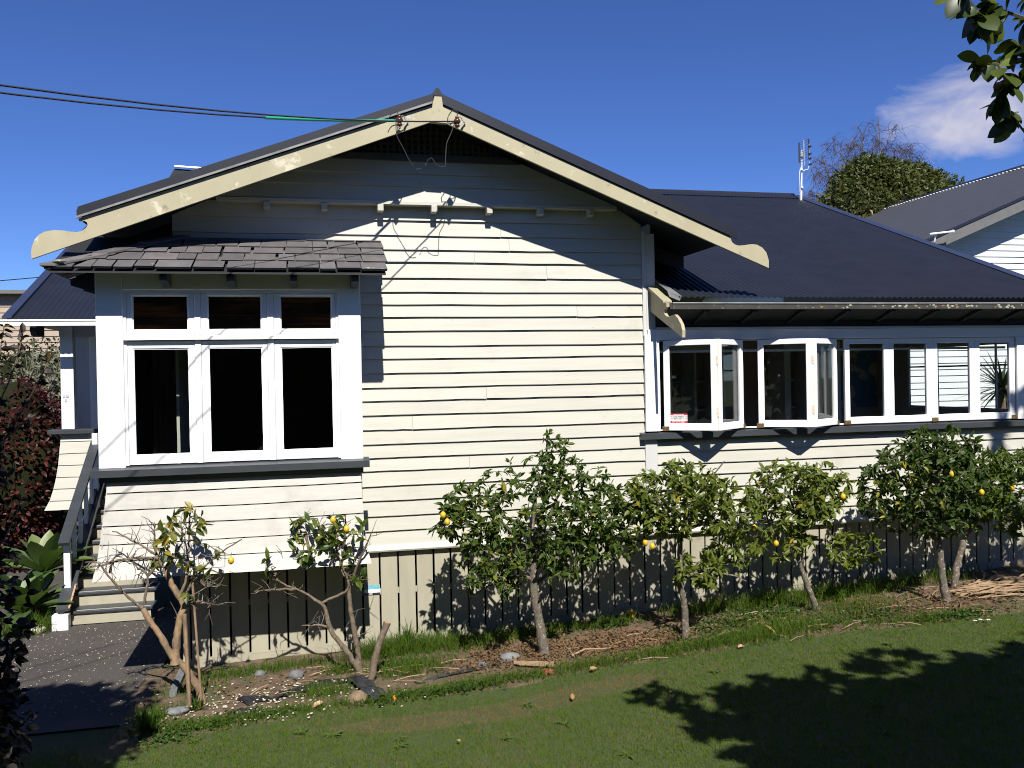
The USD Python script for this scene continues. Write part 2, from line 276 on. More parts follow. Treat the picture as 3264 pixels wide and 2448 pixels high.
usdkit.material(stage, '/World/Looks/window_glass', {
    'lw': ('layer_weight', {'blend': 0.5}), 'pw': ('math', {'math_type': 'power', 'value2': 5.0}), 'ma': ('math', {'math_type': 'multiply_add', 'value2': 0.96, 'value3': 0.04}),
    't': ('transparent_bsdf', {'color': (0.93, 0.95, 0.94)}), 'gl': ('glossy_bsdf', {'color': (1, 1, 1), 'roughness': 0.015}), 'mx': ('mix_closure', {})},
    [('lw.facing', 'pw.value1'), ('pw.value', 'ma.value1'), ('ma.value', 'mx.fac'), ('t.BSDF', 'mx.closure1'), ('gl.BSDF', 'mx.closure2')], surface='mx.closure')

# ------------------------------------------------------------------ terrain
def zg(x, y):
    b = np.interp(x, [-3, -1.4, .7, 1.5, 3.4, 4.5, 6.5, 9, 14], [.06, .06, .11, .15, .22, .30, .37, .45, .5])
    return b + 0.03 * np.maximum(0, 8 - np.clip(y, -4, 99))
EDGE = np.array([(-12, 7.2), (-1.9, 7.6), (-1.65, 7.25), (-1.36, 7.5), (-.67, 7.72), (.34, 7.86), (1.72, 7.74), (3.18, 8.0), (5.09, 7.92), (7.28, 7.84), (12, 7.8)])
def y_edge(x): return np.interp(x, EDGE[:, 0], EDGE[:, 1])
def axis(fine0, fine1, step, far):
    a = np.arange(fine0, fine1, step); g = np.cumsum(1.5 ** np.arange(1, 14) * step); g = g[g < far]
    return np.concatenate([fine0 - g[::-1], a, fine1 + g])
GX, GY = axis(-12, 14, 0.5, 400), axis(-6, 20, 0.5, 400)
gv, gq = grid(GX, GY, lambda x, y: zg(x, y) - 0.03)
obj('ground', (gv, gq), 'turf_far', smooth=True, kind='structure')
xs = np.concatenate([np.arange(-9, -2, .4), np.arange(-2, 9.6, .06), np.arange(9.6, 14, .4)])
def strip(xs, f0, f1, n, dz, lump=0.0, seed=0, lsc=3.0):
    X = np.repeat(xs[:, None], n, 1); t = np.linspace(0, 1, n)[None]
    Y = f0(xs)[:, None] * (1 - t) + f1(xs)[:, None] * t
    Z = zg(X, Y) + dz
    if lump: Z = Z + np.clip((Y - f0(xs)[:, None]) / .35, 0, 1) * lump * (meshkit.fbm(np.stack([X * lsc, Y * lsc, 0 * X], -1), 4, seed) - 0.35) - .012 * np.clip(1 - (Y - f0(xs)[:, None]) / .2, 0, 1)
    v = np.stack([X, Y, Z], -1).reshape(-1, 3); m = len(xs)
    i, j = np.meshgrid(np.arange(m - 1), np.arange(n - 1), indexing='ij')
    return v, np.stack([i * n + j, (i + 1) * n + j, (i + 1) * n + j + 1, i * n + j + 1], -1).reshape(-1, 4)
obj('lawn', strip(xs, lambda x: 0 * x - 3.0, lambda x: y_edge(x) + 0.15, 60, 0.0), 'turf_soil', smooth=True, kind='structure')
xb = np.arange(-1.62, 9.6, .05)
obj('garden_bed', strip(xb, lambda x: y_edge(x) - 0.02, lambda x: 0 * x + 9.72, 48, 0.0, 0.05, 3, 3.2), 'soil', smooth=True, kind='structure')
dv, dq = grid(np.arange(-8.0, -1.28, .24), np.arange(8.25, 12.6, .15), lambda x, y: zg(x, y) - 0.012)
dm = MB().add(dv, dq)
dm.add(*grid(np.arange(-8.6, -3.1, .3), np.arange(12.6 - .15, 40, .6), lambda x, y: zg(x, y) - 0.012))
obj('driveway', dm, 'asphalt', smooth=True, kind='structure')
obj('driveway_edging', MB().bar((-1.27, 8.75, .08), (-1.27, 9.62, .07), .07, .1), 'stone_grey', kind='structure')

# ------------------------------------------------------------------ THE HOUSE
HOUSE = thing('bungalow', 'cream weatherboard bungalow with gable, bay window and dark iron roof', 'house', (1.36, 9.6, 0))
LS, RS = 0.379, 0.40                       # gable slopes, left and right
APX, APZ = 1.365, 5.60                     # underside of the bargeboards at the ridge
def slope_x(z, drop=0.0):
    """left and right ends of a board at height z under the gable"""
    zz = APZ + drop - z
    return APX - zz / LS, APX + zz / RS
def clapboard(x0a, x1a, x0b, x1b, z0, z1, y0, th=0.028, seg=6, wob=0.0024, yb=None, cut=0.0):
    """one bevel-backed board: bottom edge proud, z wobbling a little along the length. a = bottom ends, b = top ends. yb = plane of the top edge"""
    t = np.linspace(0, 1, seg + 1)[:, None]; yb = y0 + 0.027 if yb is None else yb
    w = RNG.normal(0, wob, seg + 1)
    xa, xb_ = x0a + (x1a - x0a) * t[:, 0], x0b + (x1b - x0b) * t[:, 0]
    rows = [np.c_[xa, np.full(seg + 1, y0 + th), z0 + w], np.c_[xa, np.full(seg + 1, y0), z0 + w], np.c_[xb_, np.full(seg + 1, yb), np.full(seg + 1, z1 + 0.012)], np.c_[xb_, np.full(seg + 1, yb + .012), np.full(seg + 1, z1 + 0.012)]]
    v = np.concatenate([np.stack(rows, 1).reshape(-1, 3)]); f = []
    for i in range(seg):
        for k in range(4):
            f.append([i * 4 + k, (i + 1) * 4 + k, (i + 1) * 4 + (k + 1) % 4, i * 4 + (k + 1) % 4])
    f += [[0, 1, 2, 3], [seg * 4 + 3, seg * 4 + 2, seg * 4 + 1, seg * 4]]
    return v, f
ROWS = [1.215, 1.372, 1.536, 1.705, 1.857, 2.02, 2.161, 2.309, 2.464, 2.621, 2.775, 2.918, 3.072, 3.229, 3.366, 3.53, 3.679, 3.814, 3.95, 4.104, 4.274, 4.41, 4.564, 4.725, 4.885]
XL, XR = -1.30, 3.80
for i in range(len(ROWS) - 1):
    z0, z1 = ROWS[i], ROWS[i + 1]
    l0, r0_ = slope_x(z0, .16); l1, r1 = slope_x(z1, .16)
    left = 0.44 if z1 < 4.08 else XL
    e0, e1, f0, f1 = max(left, l0), min(XR, r0_), max(left, l1), min(XR, r1)
    cut = RNG.uniform(e0 + .6, e1 - .6) if RNG.random() < .45 else None
    for a0, a1, b0, b1 in ([(e0, e1, f0, f1)] if cut is None else [(e0, cut - .0012, f0, cut - .0012), (cut + .0012, e1, cut + .0012, f1)]):
        dz = RNG.normal(0, .0015) if cut else 0
        obj('weatherboard', clapboard(a0, a1, b0, b1, z0 + dz, z1, YW + (RNG.normal(0, .001) if cut else 0)), 'cream_paint', HOUSE)
# splayed base moulding under the lowest board, and the dark void behind the slats
obj('base_moulding', MB().prism([(YW - .022, 1.150), (YW - .030, 1.168), (YW - .004, 1.222), (YW + .03, 1.222), (YW + .03, 1.150)], 'x', .50, 3.80), 'cream_paint', HOUSE)
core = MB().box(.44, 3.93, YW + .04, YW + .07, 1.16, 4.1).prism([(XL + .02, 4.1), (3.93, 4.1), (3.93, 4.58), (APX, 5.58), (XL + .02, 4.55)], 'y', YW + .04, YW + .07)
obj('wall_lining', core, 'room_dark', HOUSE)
obj('side_wall', box(3.90, 3.93, YW + .05, 14.0, 3.9, 4.75), 'corner_paint', HOUSE)
obj('side_wall', box(XL, XL + .03, YW + .03, 14.0, 0.9, 4.6), 'cream_paint', HOUSE)
# jettied upper gable: shelf, dentil blocks, boards, lattice
YU = YW - 0.11
obj('gable_shelf', MB().prism([(YU - .012, 4.872), (YU - .012, 4.905), (YW + .02, 4.905), (YW + .02, 4.872)], 'x', APX - (APZ + .16 - 4.9) / LS + .05, APX + (APZ + .16 - 4.9) / RS - .05), 'cream_paint', HOUSE)
for x in (-.36, .226, .811, 1.385, 1.995, 2.577, 3.159):
    obj('dentil_block', bbox(x - .032, x + .032, YU - .02, YW + .03, 4.795, 4.872, b=.006), 'cream_paint', HOUSE)
UR = [4.907, 5.072, 5.205, 5.345]
for i in range(3):
    l0, r0_ = slope_x(UR[i], .15); l1, r1 = slope_x(UR[i + 1], .15)
    obj('weatherboard', clapboard(l0, r0_, l1, r1, UR[i], UR[i + 1], YU), 'cream_paint', HOUSE)
obj('lattice_rail', MB().prism([(slope_x(5.345, .14)[0], 5.345), (slope_x(5.345, .14)[1], 5.345), (slope_x(5.415, .14)[1], 5.415), (slope_x(5.415, .14)[0], 5.415)], 'y', YU - .012, YU + .02), 'lattice_paint', HOUSE)
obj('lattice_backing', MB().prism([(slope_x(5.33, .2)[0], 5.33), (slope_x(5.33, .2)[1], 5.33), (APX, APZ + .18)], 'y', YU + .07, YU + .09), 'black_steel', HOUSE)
for x in np.arange(APX - .86, APX + .87, .066):
    top = APZ + .14 - abs(x - APX) * .39
    if top - 5.415 > .03: obj('lattice_slat', box(x - .014, x + .014, YU + .012, YU + .022, 5.405, top), 'lattice_paint', HOUSE)
for z in (5.46, 5.525, 5.59, 5.655):
    l, r = slope_x(z, .14); obj('lattice_batten', box(l, r, YU + .022, YU + .03, z - .013, z + .013), 'lattice_paint', HOUSE)
# bargeboards with scrolled ends, king block, ridge cap
BL = [(-2.437, 4.178), (-2.440, 4.242), (-2.430, 4.297), (-2.409, 4.352), (-2.372, 4.400), (-2.321, 4.430), (-2.241, 4.447), (-2.162, 4.443), (-2.097, 4.433), (-2.046, 4.431), (-2.002, 4.444), (-1.968, 4.470), (-1.953, 4.498), (-1.958, 4.522), (-1.974, 4.535), (-2.028, 4.537), (-2.029, 4.558), (1.320, 5.785), (1.320, 5.622)]
BR = [(5.040, 4.163), (5.042, 4.243), (5.014, 4.333), (4.964, 4.389), (4.902, 4.419), (4.840, 4.426), (4.757, 4.414), (4.685, 4.406), (4.634, 4.417), (4.599, 4.444), (4.584, 4.481), (4.585, 4.496), (1.405, 5.784), (1.400, 5.622)]
obj('bargeboard', MB().prism(BL, 'y', YG, YG + .032), 'bargeboard_paint', HOUSE, label='left bargeboard, paint peeling')
obj('bargeboard', MB().prism(BR, 'y', YG, YG + .032), 'bargeboard_paint', HOUSE)
obj('king_block', MB().prism([(1.334, 5.89), (1.400, 5.893), (1.414, 5.769), (1.452, 5.60), (1.281, 5.608), (1.306, 5.775)], 'y', YG - .014, YG + .05), 'bargeboard_paint', HOUSE)
obj('ridge_cap', MB().prism([(1.300, 5.885), (1.334, 5.930), (1.345, 5.951), (1.369, 5.953), (1.388, 5.931), (1.406, 5.888), (1.436, 5.872), (1.270, 5.874)], 'y', YG - .02, 15.0), 'flashing_iron', HOUSE)
obj('verge_flashing', MB().prism([(-2.031, 4.664), (-2.046, 4.556), (1.306, 5.792), (1.320, 5.895)], 'y', YG - .022, YG - .002), 'flashing_iron', HOUSE)
obj('verge_flashing', MB().prism([(4.640, 4.592), (4.660, 4.474), (1.414, 5.789), (1.402, 5.893)], 'y', YG - .022, YG - .002), 'flashing_iron', HOUSE)
obj('flashing_lip', MB().prism([(-2.046, 4.574), (-2.046, 4.554), (1.306, 5.790), (1.306, 5.812)], 'y', YG - .034, YG - .022), 'gutter_bead', HOUSE, label='pale folded edge of the verge flashing')
obj('roof', MB().prism([(-2.046, 4.60), (1.365, 5.868), (1.365, 5.905), (-2.046, 4.64)], 'y', YG - .002, 15.0), 'roof_iron', HOUSE, label='left slope of the gable roof')
obj('roof', MB().prism([(4.655, 4.53), (1.365, 5.868), (1.365, 5.905), (4.655, 4.575)], 'y', YG - .002, 15.0), 'roof_iron', HOUSE, label='right slope of the gable roof')
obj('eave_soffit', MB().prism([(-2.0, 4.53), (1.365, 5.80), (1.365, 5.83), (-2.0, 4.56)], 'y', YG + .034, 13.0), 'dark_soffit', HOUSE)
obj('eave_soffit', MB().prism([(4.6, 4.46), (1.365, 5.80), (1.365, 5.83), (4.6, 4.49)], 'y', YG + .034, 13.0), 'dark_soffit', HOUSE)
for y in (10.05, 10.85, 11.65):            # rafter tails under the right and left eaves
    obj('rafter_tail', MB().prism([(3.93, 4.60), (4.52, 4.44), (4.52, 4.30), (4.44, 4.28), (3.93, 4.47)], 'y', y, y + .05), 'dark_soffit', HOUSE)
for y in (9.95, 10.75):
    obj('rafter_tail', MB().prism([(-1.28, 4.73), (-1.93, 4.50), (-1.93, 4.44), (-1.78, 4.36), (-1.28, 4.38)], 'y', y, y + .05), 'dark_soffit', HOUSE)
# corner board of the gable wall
obj('corner_board', bbox(3.80, 3.845, YW - .012, YW + .03, 2.36, 4.66, b=.004), 'corner_paint', HOUSE)
obj('corner_board', bbox(3.847, 3.955, YW - .004, YW + .03, 3.50, 4.63, b=.004), 'corner_paint', HOUSE)
obj('corner_board', bbox(3.80, 3.948, YW - .012, YW + .03, 1.17, 2.255, b=.004), 'corner_paint', HOUSE)

# ---- bay window
def window(x0, x1, z0, z1, gx0, gx1, gz0, gz1, y, glass='window_glass', th=.04):
    """sash frame (window) with its pane"""
    m = MB()
    m.bbox(x0, gx0, y, y + th, z0, z1, b=.004).bbox(gx1, x1, y, y + th, z0, z1, b=.004)
    m.bbox(gx0 - .004, gx1 + .004, y + .001, y + th - .001, z0, gz0, b=.004).bbox(gx0 - .004, gx1 + .004, y + .001, y + th - .001, gz1, z1, b=.004)
    w = obj('window', m, 'white_paint', HOUSE)
    obj('glazing_bead', MB().box(gx0, gx0 + .009, y + .010, y + .03, gz0, gz1).box(gx1 - .009, gx1, y + .010, y + .03, gz0, gz1).box(gx0 + .009, gx1 - .009, y + .010, y + .03, gz0, gz0 + .009).box(gx0 + .009, gx1 - .009, y + .010, y + .03, gz1 - .009, gz1), 'white_paint', w)
    obj('pane', box(gx0 + .002, gx1 - .002, y + .021, y + .026, gz0 + .002, gz1 - .002), glass, w)
    return w
obj('bay_post', bbox(-1.905, -1.668, YB, YB + .1, 2.215, 4.07, b=.005), 'white_paint', HOUSE)
obj('bay_post', bbox(.326, .545, YB, YB + .1, 2.215, 4.07, b=.005), 'white_paint', HOUSE)
obj('bay_head', bbox(-1.667, .325, YB + .006, YB + .1, 3.90, 4.07, b=.004), 'white_paint', HOUSE)
obj('bay_side', box(.51, .545, YB + .102, YW, 2.215, 4.1), 'white_paint', HOUSE)
obj('bay_side', box(-1.905, -1.87, YB + .102, 11.2, 2.215, 4.1), 'white_paint', HOUSE)
FR = YB + .014
obj('window_frame', MB().box(-1.666, -1.640, FR, FR + .07, 2.235, 3.898).box(.300, .324, FR, FR + .07, 2.235, 3.898).box(-1.640, .300, FR + .001, FR + .07, 3.868, 3.898), 'white_paint', HOUSE)
for xm0, xm1 in ((-1.030, -.974), (-.356, -.296)):
    obj('mullion', bbox(xm0, xm1, FR - .002, FR + .07, 2.235, 3.417, b=.004), 'white_paint', HOUSE)
    obj('mullion', bbox(xm0, xm1, FR - .002, FR + .07, 3.467, 3.868, b=.004), 'white_paint', HOUSE)
obj('transom', MB().prism([(YB - .028, 3.420), (YB - .028, 3.452), (FR, 3.466), (FR + .07, 3.466), (FR + .07, 3.418)], 'x', -1.666, .324), 'white_paint', HOUSE)
for a, b, g0, g1 in ((-1.638, -1.032, -1.587, -1.088), (-.972, -.358, -.908, -.410), (-.294, .298, -.231, .262)):
    w = window(a, b, 3.468, 3.866, g0, g1, 3.515, 3.843, FR + .008)
    obj('blind', box(g0 - .02, g1 + .02, FR + .10, FR + .105, 3.47, 3.90), 'glass_amber', w)
    window(a, b, 2.238, 3.412, g0, g1, 2.328, 3.340, FR + .008)
obj('window_sill', MB().prism([(YB - .085, 2.140), (YB - .085, 2.205), (YB + .05, 2.232), (YB + .05, 2.140)], 'x', -1.965, .600), 'sill_paint', HOUSE)
obj('window_sill', MB().prism([(-1.965, 2.139), (-1.965, 2.204), (-1.80, 2.231), (-1.80, 2.139)], 'y', YB + .052, 11.2), 'sill_paint', HOUSE)
obj('sill_mould', MB().prism([(YB - .03, 2.085), (YB - .045, 2.139), (YB + .02, 2.139), (YB + .02, 2.085)], 'x', -1.90, .540), 'sill_paint', HOUSE)
# flared apron boards below the sill, front and left return
AP = [(2.085, .0), (1.985, .006), (1.828, .020), (1.68, .035), (1.512, .055), (1.355, .082), (1.190, .125)]
AXL = [-1.838, -1.845, -1.862, -1.880, -1.900, -1.922, -1.960]; AXR = [.512, .522, .524, .532, .540, .555, .596]
for i in range(6):
    (zt, pt), (zb, pb) = AP[i], AP[i + 1]
    v, f = clapboard(AXL[i + 1], AXR[i + 1], AXL[i] - .004, AXR[i], zb, zt, YB - pb, yb=YB - pt + .018, seg=8)
    obj('apron_board', (v, f), 'cream_apron', HOUSE)
    w = MB().prism([(AXL[i + 1], zb), (AXL[i] + .018, zt + .01), (AXL[i] + .03, zt + .01), (AXL[i + 1] + .02, zb)], 'y', YB - pb + .03, 11.2)
    obj('apron_board', w, 'cream_apron', HOUSE)
    w = MB().prism([(AXR[i + 1], zb), (AXR[i] - .018, zt + .01), (AXR[i] - .03, zt + .01), (AXR[i + 1] - .02, zb)], 'y', YB - pb + .03, YW + .01)
    obj('apron_board', w, 'cream_apron', HOUSE)
obj('bay_floor', box(-1.93, .56, YB - .08, YW + .02, 1.21, 1.25), 'dark_soffit', HOUSE)
# bay roof of slate shingles: front slope, hip on the left
EZ, EY, EX0, EX1, T = 4.055, YB - .374, -2.25, .803, .435
def bay_z(y): return EZ + (y - EY) * T
rr = random.Random(4)
obj('bay_roof_deck', MB().prism([(EY + .02, EZ - .028), (YW + .05, bay_z(YW + .05) - .028), (YW + .05, bay_z(YW + .05) - .045), (EY + .02, EZ - .045)], 'x', EX0 + .05, EX1 - .03), 'dark_soffit', HOUSE)
nrow, exp_ = 5, .232
for r in range(nrow):
    y0 = EY + r * exp_; y1 = min(y0 + exp_ * 1.7, YW + .02)
    x = EX0 + (y0 - EY) + .06 + rr.uniform(0, .1)
    while x < EX1 - .02:
        wd = rr.choice([.15, .20, .24, .27, .30]) * rr.uniform(.92, 1.08)
        x1 = min(x + wd, EX1 + rr.uniform(-.01, .012))
        if x1 - x > .05:
            lift = rr.uniform(.0, .006); jy = rr.uniform(-.016, .012); th = .027
            a, b = y0 + jy, y1
            xl1 = max(x, EX0 + (b - EY)) if x < EX0 + (b - EY) else x
            za, zb = bay_z(a) + .014 + lift, bay_z(b) - .006
            sk = rr.uniform(-.004, .004)
            v = [(x + .004, a + sk + .020, za - th + .009), (x1 - .004, a - sk + .020, za - th + .009), (x, a + sk, za), (x1, a - sk, za), (min(xl1, x1), b, zb - th * .3), (x1, b, zb - th * .3), (min(xl1, x1), b, zb), (x1, b, zb)]
            obj('shingle', (v, [[0, 1, 3, 2], [4, 6, 7, 5], [2, 3, 7, 6], [0, 4, 5, 1], [0, 2, 6, 4], [1, 5, 7, 3]]), 'shingle_slate', HOUSE)
        x = x1 + rr.choice([.006, .010, .016, .030])
for r in range(4):                          # left slope
    x0 = EX0 + r * exp_; y = EY + r * exp_ + .05
    while y < 11.2:
        wd = rr.uniform(.2, .3); xb1 = min(x0 + exp_ * 1.5, XL)
        za, zb = EZ + (x0 - EX0) * T + .01, EZ + (xb1 - EX0) * T
        v = [(x0, y, za - .018), (x0, y + wd, za - .018), (x0, y, za), (x0, y + wd, za), (xb1, y + .2, zb - .006), (xb1, y + wd, zb - .006), (xb1, y + .2, zb), (xb1, y + wd, zb)]
        obj('shingle', (v, [[0, 2, 3, 1], [4, 5, 7, 6], [2, 6, 7, 3], [0, 1, 5, 4], [0, 4, 6, 2], [1, 3, 7, 5]]), 'shingle_slate', HOUSE)
        y += wd + .012
def hip_cap(s0, s1, lift):
    """angular hip shingle over the hip line between two stations"""
    m = MB(); pts = []
    for s, l in ((s0, lift), (s1, lift - .012)):
        c = np.array([EX0 + s, EY + s, EZ + s * T + .030 + l])
        q1 = c + np.array([.13, .0, 0]); q1[2] = bay_z(q1[1]) + .026 + l
        q2 = c + np.array([0, .15, 0]); q2[2] = EZ + (q2[0] - EX0) * T + .026 + l
        for q in (q1, c, q2): pts += [q, q - np.array([0, 0, .018])]
    return m.add(pts, [[0, 2, 8, 6], [2, 4, 10, 8], [1, 7, 9, 3], [3, 9, 11, 5], [0, 1, 3, 2], [2, 3, 5, 4], [6, 8, 9, 7], [8, 10, 11, 9], [0, 6, 7, 1], [4, 5, 11, 10]])
for s0, s1 in ((-.02, .40), (.34, .74), (.68, 1.0)):
    obj('hip_shingle', hip_cap(s0, s1, .012), 'shingle_slate', HOUSE)
for q, r in (((-2.11, EY - .005, EZ + .055), .055), ((.62, EY + .02, EZ + .02), .05), ((.74, EY + .005, EZ + .015), .02), ((-.62, EY + .03, EZ + .035), .016), ((-1.34, EY + .06, EZ + .045), .018), ((.1, EY + .02, EZ + .03), .014)):
    obj('lichen_patch', ball(q, r, 2, .4, int(abs(q[0]) * 10), (1, .5, .25)), 'lichen', HOUSE)
for x0, x1 in ((-1.294, -1.228), (-.703, -.636), (-.125, -.062), (.448, .516)):
    obj('eave_bracket', MB().prism([(EY + .10, EZ - .06), (EY + .10, EZ - .10), (YB - .02, EZ - .14), (YB, EZ - .14), (YB, EZ - .046 + .1), (EY + .10, EZ - .046)], 'x', x0, x1), 'sill_paint', HOUSE)
for y0 in (9.15, 9.65, 10.2):
    obj('eave_bracket', MB().prism([(-2.16, EZ - .045), (-2.16, EZ - .10), (-1.93, EZ - .17), (-1.905, EZ - .17), (-1.905, EZ + .08)], 'y', y0, y0 + .06), 'dark_soffit', HOUSE)

# ---- right wing: corner window of bifold sashes, sill, boards
WY = YW - .03
obj('window_post', bbox(3.80, 3.950, WY - .02, WY + .10, 2.345, 3.46, b=.005), 'white_paint', HOUSE)
obj('window_post', bbox(3.951, 3.985, WY - .005, WY + .10, 2.345, 3.40, b=.004), 'white_paint', HOUSE)
obj('window_post', bbox(8.86, 9.05, WY - .02, WY + .10, 2.345, 3.40, b=.005), 'white_paint', HOUSE)
obj('window_head', bbox(3.847, 9.06, WY - .012, WY + .12, 3.402, 3.520, b=.004), 'white_paint', HOUSE)
obj('frieze_cap', bbox(3.957, 9.06, WY - .032, WY + .1, 3.522, 3.545, b=.004), 'corner_paint', HOUSE)
obj('window_sill', MB().prism([(WY - .045, 2.258), (WY - .045, 2.325), (WY + .12, 2.347), (WY + .12, 2.258)], 'x', 3.735, 9.10), 'sill_paint', HOUSE)
obj('sill_mould', MB().prism([(WY - .004, 2.228), (WY - .018, 2.257), (WY + .03, 2.257), (WY + .03, 2.228)], 'x', 3.951, 9.05), 'sill_paint', HOUSE)
def sash(hx0, hx1, a, inner, label=None):
    """one bifold sash. hinge line at hx0, free edge at hx1 when shut; a = opening angle outwards; inner = glass offsets (left, right)"""
    W = abs(hx1 - hx0); s = 1 if hx1 > hx0 else -1
    ex = np.array([s * math.cos(a), -math.sin(a), 0]); ny = np.array([-s * math.sin(a) * 1.0, -math.cos(a), 0])
    def put(m):
        m = m.done(); v = m.vertices
        w = np.array([hx0, WY + .03, 0]) + v[:, :1] * ex + v[:, 1:2] * ny + np.c_[0 * v[:, 0], 0 * v[:, 0], v[:, 2]]
        f = m.faces if s < 0 else m.faces[:, ::-1]
        return w, f
    il, ir = inner; z0, z1, g0, g1 = 2.352, 3.392, 2.437, 3.330
    m = MB().bbox(0, il, -.02, .02, z0, z1, b=.004).bbox(W - ir, W, -.02, .02, z0, z1, b=.004).bbox(il - .004, W - ir + .004, -.019, .019, z0, g0, b=.004).bbox(il - .004, W - ir + .004, -.019, .019, g1, z1, b=.004)
    w = obj('window', put(m), 'white_paint', HOUSE, label=label)
    obj('pane', put(MB().box(il + .002, W - ir - .002, -.003, .003, g0 + .002, g1 - .002)), 'window_glass', w)
    return w, put
PW = .62                                    # width of one sash
def pair(xl, xr):
    ang = math.acos((xr - xl) / 2 / PW)
    w1, p1 = sash(xl, xl + PW, ang, (.07, .075), 'bifold sash folded open')
    w2, p2 = sash(xr, xr - PW, ang, (.07, .075), 'bifold sash folded open')
    for p, w in ((p1, w1),):
        for z in (2.56, 3.15):
            obj('hinge', p(MB().box(PW - .012, PW + .014, .016, .024, z - .05, z + .05)), 'putty_edge', w)
    obj('corner_bracket', p1(MB().bbox(-.02, .06, .018, .03, 2.345, 2.40, b=.01)), 'brass_hinge', w1)
    obj('corner_bracket', p2(MB().bbox(-.02, .02, .018, .03, 2.345, 2.40, b=.01)), 'brass_hinge', w2)
    obj('meeting_edge', p1(MB().box(PW, PW + .004, -.018, .018, 2.36, 3.385)), 'putty_edge', w1)
    return w1, p1
w1, p1 = pair(4.045, 5.035)
pair(5.245, 6.285)
sash(6.400, 7.021, 0, (.066, .080)); sash(7.653, 7.022, 0, (.110, .060)); sash(7.655, 8.255, 0, (.052, .080)); sash(8.850, 8.256, 0, (.084, .070))
for x in (6.42, 7.654, 8.83):
    obj('corner_bracket', MB().bbox(x - .045, x + .045, WY - .005, WY + .012, 2.347, 2.40, b=.012), 'brass_hinge', HOUSE)
obj('window_track', box(3.986, 8.86, WY + .02, WY + .10, 2.3475, 2.362), 'white_paint', HOUSE)
obj('window_track', box(3.986, 8.86, WY + .02, WY + .10, 3.385, 3.4015), 'corner_paint', HOUSE)
# security sticker inside the first open sash
st = obj('security_sticker', p1(MB().box(.068, .268, .0055, .0065, 2.440, 2.546)), 'sticker_white', w1, label='red and white security company sticker')
def lettering(text, h, x, z, colour, fit):
    t = meshkit.text_mesh(text, h, 0.0006, bold=True); v = np.array(t.vertices); v[:, 0] *= fit / np.ptp(v[:, 0])
    m = MB().add(np.c_[v[:, 0] + x, v[:, 2] + .0076, v[:, 1] + z], t.faces[:, ::-1])
    return p1(m), colour
for (m, c), n in ((lettering('PROTECTED BY', .010, .108, 2.5305, 'sticker_white', .118), 'sticker_line'), (lettering('MATRIX', .019, .106, 2.5005, 'sticker_green', .122), 'sticker_line'),
                  (lettering('SECURITY', .0145, .106, 2.4800, 'sticker_green', .122), 'sticker_line'), (lettering('09-579 1867', .0150, .092, 2.4455, 'sticker_white', .150), 'sticker_line')):
    obj(n, m, c, w1)
for a, b, z0, z1, c in ((.068, .268, 2.5275, 2.546, 'sticker_red'), (.068, .268, 2.4402, 2.4640, 'sticker_red'), (.069, .099, 2.505, 2.514, 'sticker_green'), (.069, .099, 2.482, 2.491, 'sticker_green'), (.234, .267, 2.505, 2.514, 'sticker_green'), (.234, .267, 2.482, 2.491, 'sticker_green')):
    obj('sticker_band', p1(MB().box(a, b, .0068, .0074, z0, z1)), c, w1)
WR = [1.205, 1.355, 1.510, 1.667, 1.819, 1.957, 2.098, 2.225]
for i in range(7):
    obj('weatherboard', clapboard(3.951, 9.05, 3.951, 9.05, WR[i], WR[i + 1], YW, seg=9), 'cream_paint', HOUSE)
obj('base_moulding', MB().prism([(YW - .022, 1.148), (YW - .030, 1.166), (YW - .004, 1.213), (YW + .03, 1.213), (YW + .03, 1.148)], 'x', 3.801, 9.06), 'cream_paint', HOUSE)
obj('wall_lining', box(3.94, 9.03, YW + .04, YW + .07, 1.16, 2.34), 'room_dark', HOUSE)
# slatted base: upright boards with gaps, a rail behind, a board along the ground
edges = [-1.30, -1.21, -1.016, -.814, -.622, -.431, -.235, -.042, .159, .354, .553, .738, .936, 1.13, 1.326, 1.514, 1.709, 1.895, 2.088, 2.275, 2.465, 2.654, 2.844, 3.026, 3.219, 3.414, 3.603, 3.79, 3.982, 4.17, 4.36, 4.546, 4.731, 4.915, 5.102, 5.29, 5.48, 5.669, 5.862, 6.055, 6.239, 6.423, 6.609, 6.799, 6.988]
while edges[-1] < 9.0: edges.append(edges[-1] + .186)
for a, b in zip(edges[:-1], edges[1:]):
    d = RNG.uniform(-.003, .004); zb = float(zg((a + b) / 2, 9.6)) + .075
    obj('skirting_slat', bbox(a + .010, b - .010 + RNG.uniform(-.003, .003), YW + .045 + d, YW + .066 + d, zb, 1.158, b=.003), 'skirting_paint', HOUSE)
for a, b in ((-1.30, 1.7), (1.702, 4.9), (4.902, 9.0)):
    za, zb = float(zg(a, 9.6)), float(zg(b, 9.6))
    obj('ground_board', MB().prism([(a, za - .08), (b, zb - .08), (b, zb + .085), (a, za + .085)], 'y', YW + .048, YW + .072), 'skirting_paint', HOUSE)
    obj('slat_rail', MB().prism([(a, .66), (b, .68), (b, .74), (a, .72)], 'y', YW + .072, YW + .11), 'skirting_paint', HOUSE)
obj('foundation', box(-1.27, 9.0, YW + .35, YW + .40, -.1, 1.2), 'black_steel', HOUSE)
obj('foundation', box(-1.29, -1.26, YW + .07, 13.6, -.1, 1.2), 'skirting_paint', HOUSE)
obj('foundation', box(8.98, 9.01, YW + .07, 15.0, .2, 1.2), 'skirting_paint', HOUSE)
